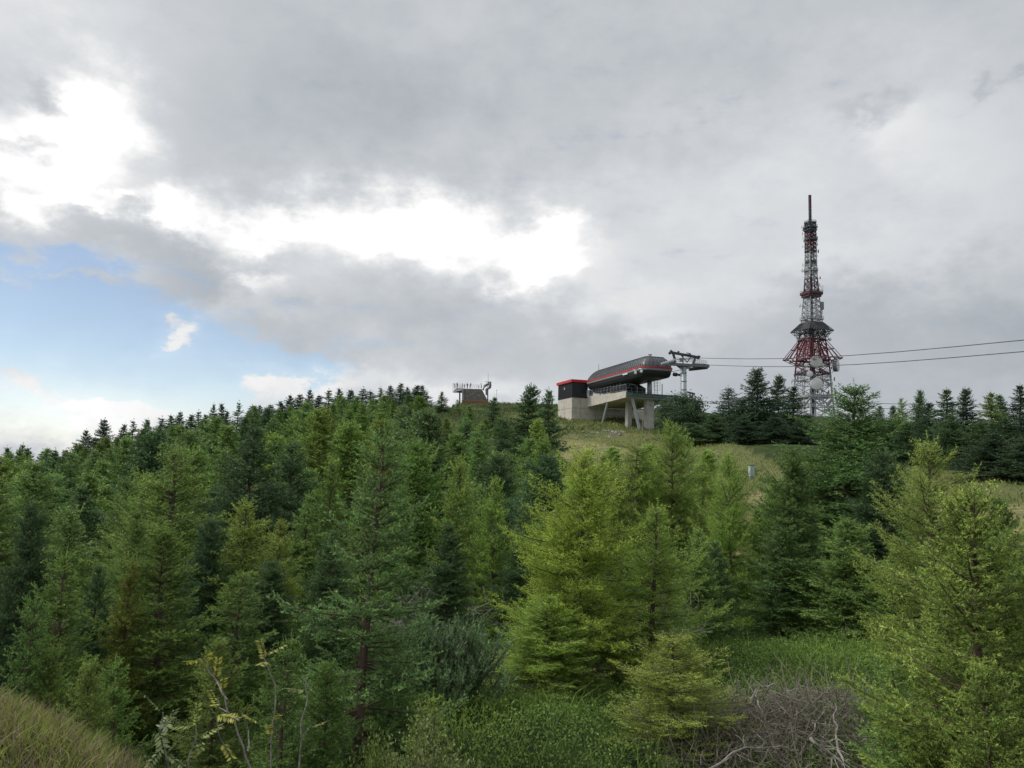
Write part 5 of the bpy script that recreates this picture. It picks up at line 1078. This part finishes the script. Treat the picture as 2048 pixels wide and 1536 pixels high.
def branch_thing(pix, D, rad_, label, twigs=10, seed=1):
    r = np.random.default_rng(seed); ps = [np.array(pt(x, y, D + dd)) for x, y, dd in pix]; m = MB()
    from_ = []
    for a_, b_ in zip(ps[:-1], ps[1:]):
        for k in range(3): from_.append(a_ + (b_ - a_) * k / 3 + r.normal(0, .012, 3))
    from_.append(ps[-1]); n = len(from_); rad_ *= .85; m.tube([tuple(p) for p in from_], [rad_ * (1 - .75 * k / n) for k in range(n)], 6)
    for k in range(twigs):
        q = r.integers(1, n - 1); p = curve_pts(r, from_[q], r.normal(0, 1, 3) + UP * .3, r.uniform(.15, .4), 4, 1.2); m.tube([tuple(v) for v in p], [rad_ * .3, rad_ * .25, rad_ * .2, rad_ * .15, rad_ * .1], 4)
    tag(m.build('dead_branch', MT['dead'], origin=tuple(from_[0])), label, 'branch', 'dead branches on the brushwood heap')
branch_thing([(1578, 1536, -.3), (1545, 1470, 0), (1518, 1410, .2), (1515, 1385, .3), (1530, 1372, .3), (1550, 1366, .3)], 10.2, .022, 'long pale dead branch arching to the top left of the heap', 14, 1)
branch_thing([(1497, 1420, .2), (1504, 1400, .2), (1513, 1378, .3)], 10.6, .04, 'short stout broken stub standing at the top left of the heap', 3, 2)
branch_thing([(1620, 1443, 0), (1660, 1452, 0), (1715, 1468, .1)], 10.0, .035, 'thick barkless branch lying across the right side of the heap', 8, 3)
branch_thing([(1688, 1536, -.5), (1673, 1480, -.2), (1668, 1440, 0), (1670, 1406, .1)], 9.6, .02, 'thin upright dead branch right of the heap centre', 10, 4)
branch_thing([(1600, 1510, -.3), (1626, 1460, -.1), (1650, 1420, .2), (1690, 1430, .3), (1712, 1462, .3)], 9.9, .016, 'slender dead branch looping over the right of the heap', 10, 5)
branch_thing([(1440, 1505, -.2), (1480, 1480, 0), (1550, 1462, .1), (1568, 1430, .3), (1590, 1418, .4)], 10.1, .018, 'crooked dead branch lying across the left of the heap', 12, 6)
branch_thing([(1620, 1475, -.6), (1650, 1500, -.7), (1700, 1536, -.9)], 9.6, .026, 'bare branch sloping down at the lower right of the heap', 8, 7)
branch_thing([(1420, 1536, -.7), (1490, 1495, -.5), (1560, 1498, -.5)], 9.9, .018, 'dead branch at the lower left foot of the heap', 10, 8)
branch_thing([(1640, 1385, .3), (1600, 1378, .4), (1550, 1395, .4), (1520, 1425, .3)], 10.8, .014, 'fine arching twig over the crest of the heap', 12, 9)
# a leafless bush in the clearing
def twig_bush(px, py, D, w, h, label, n=60, seed=3):
    c = pt(px, py, D); z = g1(c.x, c.y); r = np.random.default_rng(seed); A_ = []; B_ = []; ra = []; rb_ = []
    def add(p, rr): A_.append(p[:-1]); B_.append(p[1:]); ra.extend([rr] * (len(p) - 1)); rb_.extend([rr * .7] * (len(p) - 1))
    for k in range(n):
        p = curve_pts(r, (r.normal(0, .15 * w), r.normal(0, .15 * w), 0), (r.normal(0, .6) * w / h, r.normal(0, .6) * w / h, 1), h * r.uniform(.5, 1.1), 6, .9, .5); add(p, .008)
        for q in range(7): t = p[r.integers(2, 7)]; add(curve_pts(r, t, r.normal(0, 1, 3) + UP * .2, h * r.uniform(.12, .35), 3, .8), .004)
    wv, wf = wood(np.vstack(A_), np.vstack(B_), np.array(ra), np.array(rb_)); e = link('leafless_bush', fastmesh('leafless_bush', wv, wf, 4, MT['dead'], None), None, (c.x, c.y, z)); tag(e, label, 'bush')
    # rests on the ground where it stands
    return e
twig_bush(1312, 1200, 16.5, 1.0, 2.0, 'bare grey twiggy bush right of the tallest central larch', 50)
twig_bush(850, 1180, 16, 1.3, 1.6, 'tangle of bare brownish twigs below the full green spruce', 60, 5)
# ------------------------------------------------------------------ rowan saplings
def leaflets(r, base_, d, L_, V_, F_, size):
    d = unit(d)
    side = unit(np.cross(d, UP + r.normal(0, .3, 3))); nrm = np.cross(side, d)
    for k in range(8):
        for s in (-1, 1):
            p = base_ + d * L_ * (k + 1.5) / 9; q = unit(side * s + d * r.uniform(.35, .75) - nrm * .35 + r.normal(0, .12, 3)); w = unit(np.cross(q, nrm)) * size * .2; i_ = len(V_); V_ += [p, p + q * size * .5 + w, p + q * size, p + q * size * .5 - w]; F_.append((i_, i_ + 1, i_ + 2, i_ + 3))
def rowan(stems, D, col, label, seed, nleaf):
    r = np.random.default_rng(seed); b0 = pt(stems[0][0][0], stems[0][0][1], D); gzz = g1(b0.x, b0.y); root = Vector((b0.x, b0.y, gzz)); e = empty('rowan_sapling', root); tag(e, label, 'sapling', 'rowan saplings in the foreground'); m = MB(); tips = []
    for st_ in stems:
        ps = [np.array(pt(x, y, D + dd)) - np.array(root) for x, y, dd in st_]
        if st_ is stems[0]: ps = [np.array((0, 0, -.05))] + ps
        out = []
        for a_, b_ in zip(ps[:-1], ps[1:]):
            for k in range(3): out.append(a_ + (b_ - a_) * k / 3 + r.normal(0, .004, 3))
        out.append(ps[-1]); n = len(out); big = st_ is stems[0]; m.tube([tuple(p) for p in out], [(.006 if big else .0042) * (1 - .6 * k / n) for k in range(n)], 6)
        for q in range(max(1, nleaf // len(stems))): k = n - 1 - int((r.random() ** 2) * n * .7); tips.append((out[k], unit(r.normal(0, 1, 3) + UP * .4)))
    m.build('stem', MT['dead'], e); V_ = []; F_ = []
    for p, d in tips: leaflets(r, p, d, r.uniform(.09, .15), V_, F_, r.uniform(.028, .042))
    tt = np.repeat(r.random(len(F_)), 4); lf = link('leaves', fastmesh('rowan_leaves', np.array(V_), np.array(F_), 4, MT['leaf'], {'tint': tt}), e); lf.color = (*col, 1)
rowan([[(500, 1536, 0), (478, 1470, 0), (450, 1395, 0), (425, 1350, 0), (400, 1318, 0)], [(478, 1440, 0), (440, 1415, .1), (438, 1395, .1)], [(455, 1400, 0), (430, 1360, .1), (412, 1318, .1)], [(495, 1500, 0), (497, 1460, .1), (484, 1425, .1)], [(460, 1505, 0), (438, 1470, -.1), (432, 1430, -.1)]], 4.3, (.30, .34, .07), 'many-stemmed rowan sapling with reddish grey stems and few yellow leaves, lower left', 1, 10)
rowan([[(338, 1536, 0), (328, 1490, 0), (322, 1455, 0), (326, 1425, 0)]], 4.2, (.19, .26, .12), 'short rowan sapling with drooping grey-green leaves near the grassy bank', 2, 9)
rowan([[(372, 1536, 0), (390, 1480, 0), (392, 1450, 0)]], 4.3, (.22, .30, .09), 'small rowan sapling between the short one and the many-stemmed one', 3, 6)
rowan([[(598, 1536, 0), (602, 1450, 0), (616, 1390, 0), (606, 1350, 0)], [(602, 1450, 0), (610, 1470, .1), (622, 1450, .1)]], 4.6, (.17, .22, .08), 'bare-stemmed rowan sapling right of the many-stemmed one', 4, 3)
rowan([[(540, 1536, 0), (548, 1440, 0), (552, 1370, 0), (535, 1330, 0), (528, 1310, 0)]], 4.8, (.30, .33, .08), 'tall thin rowan sapling between the many-stemmed one and the bare-stemmed one', 5, 5)
print('DONE')
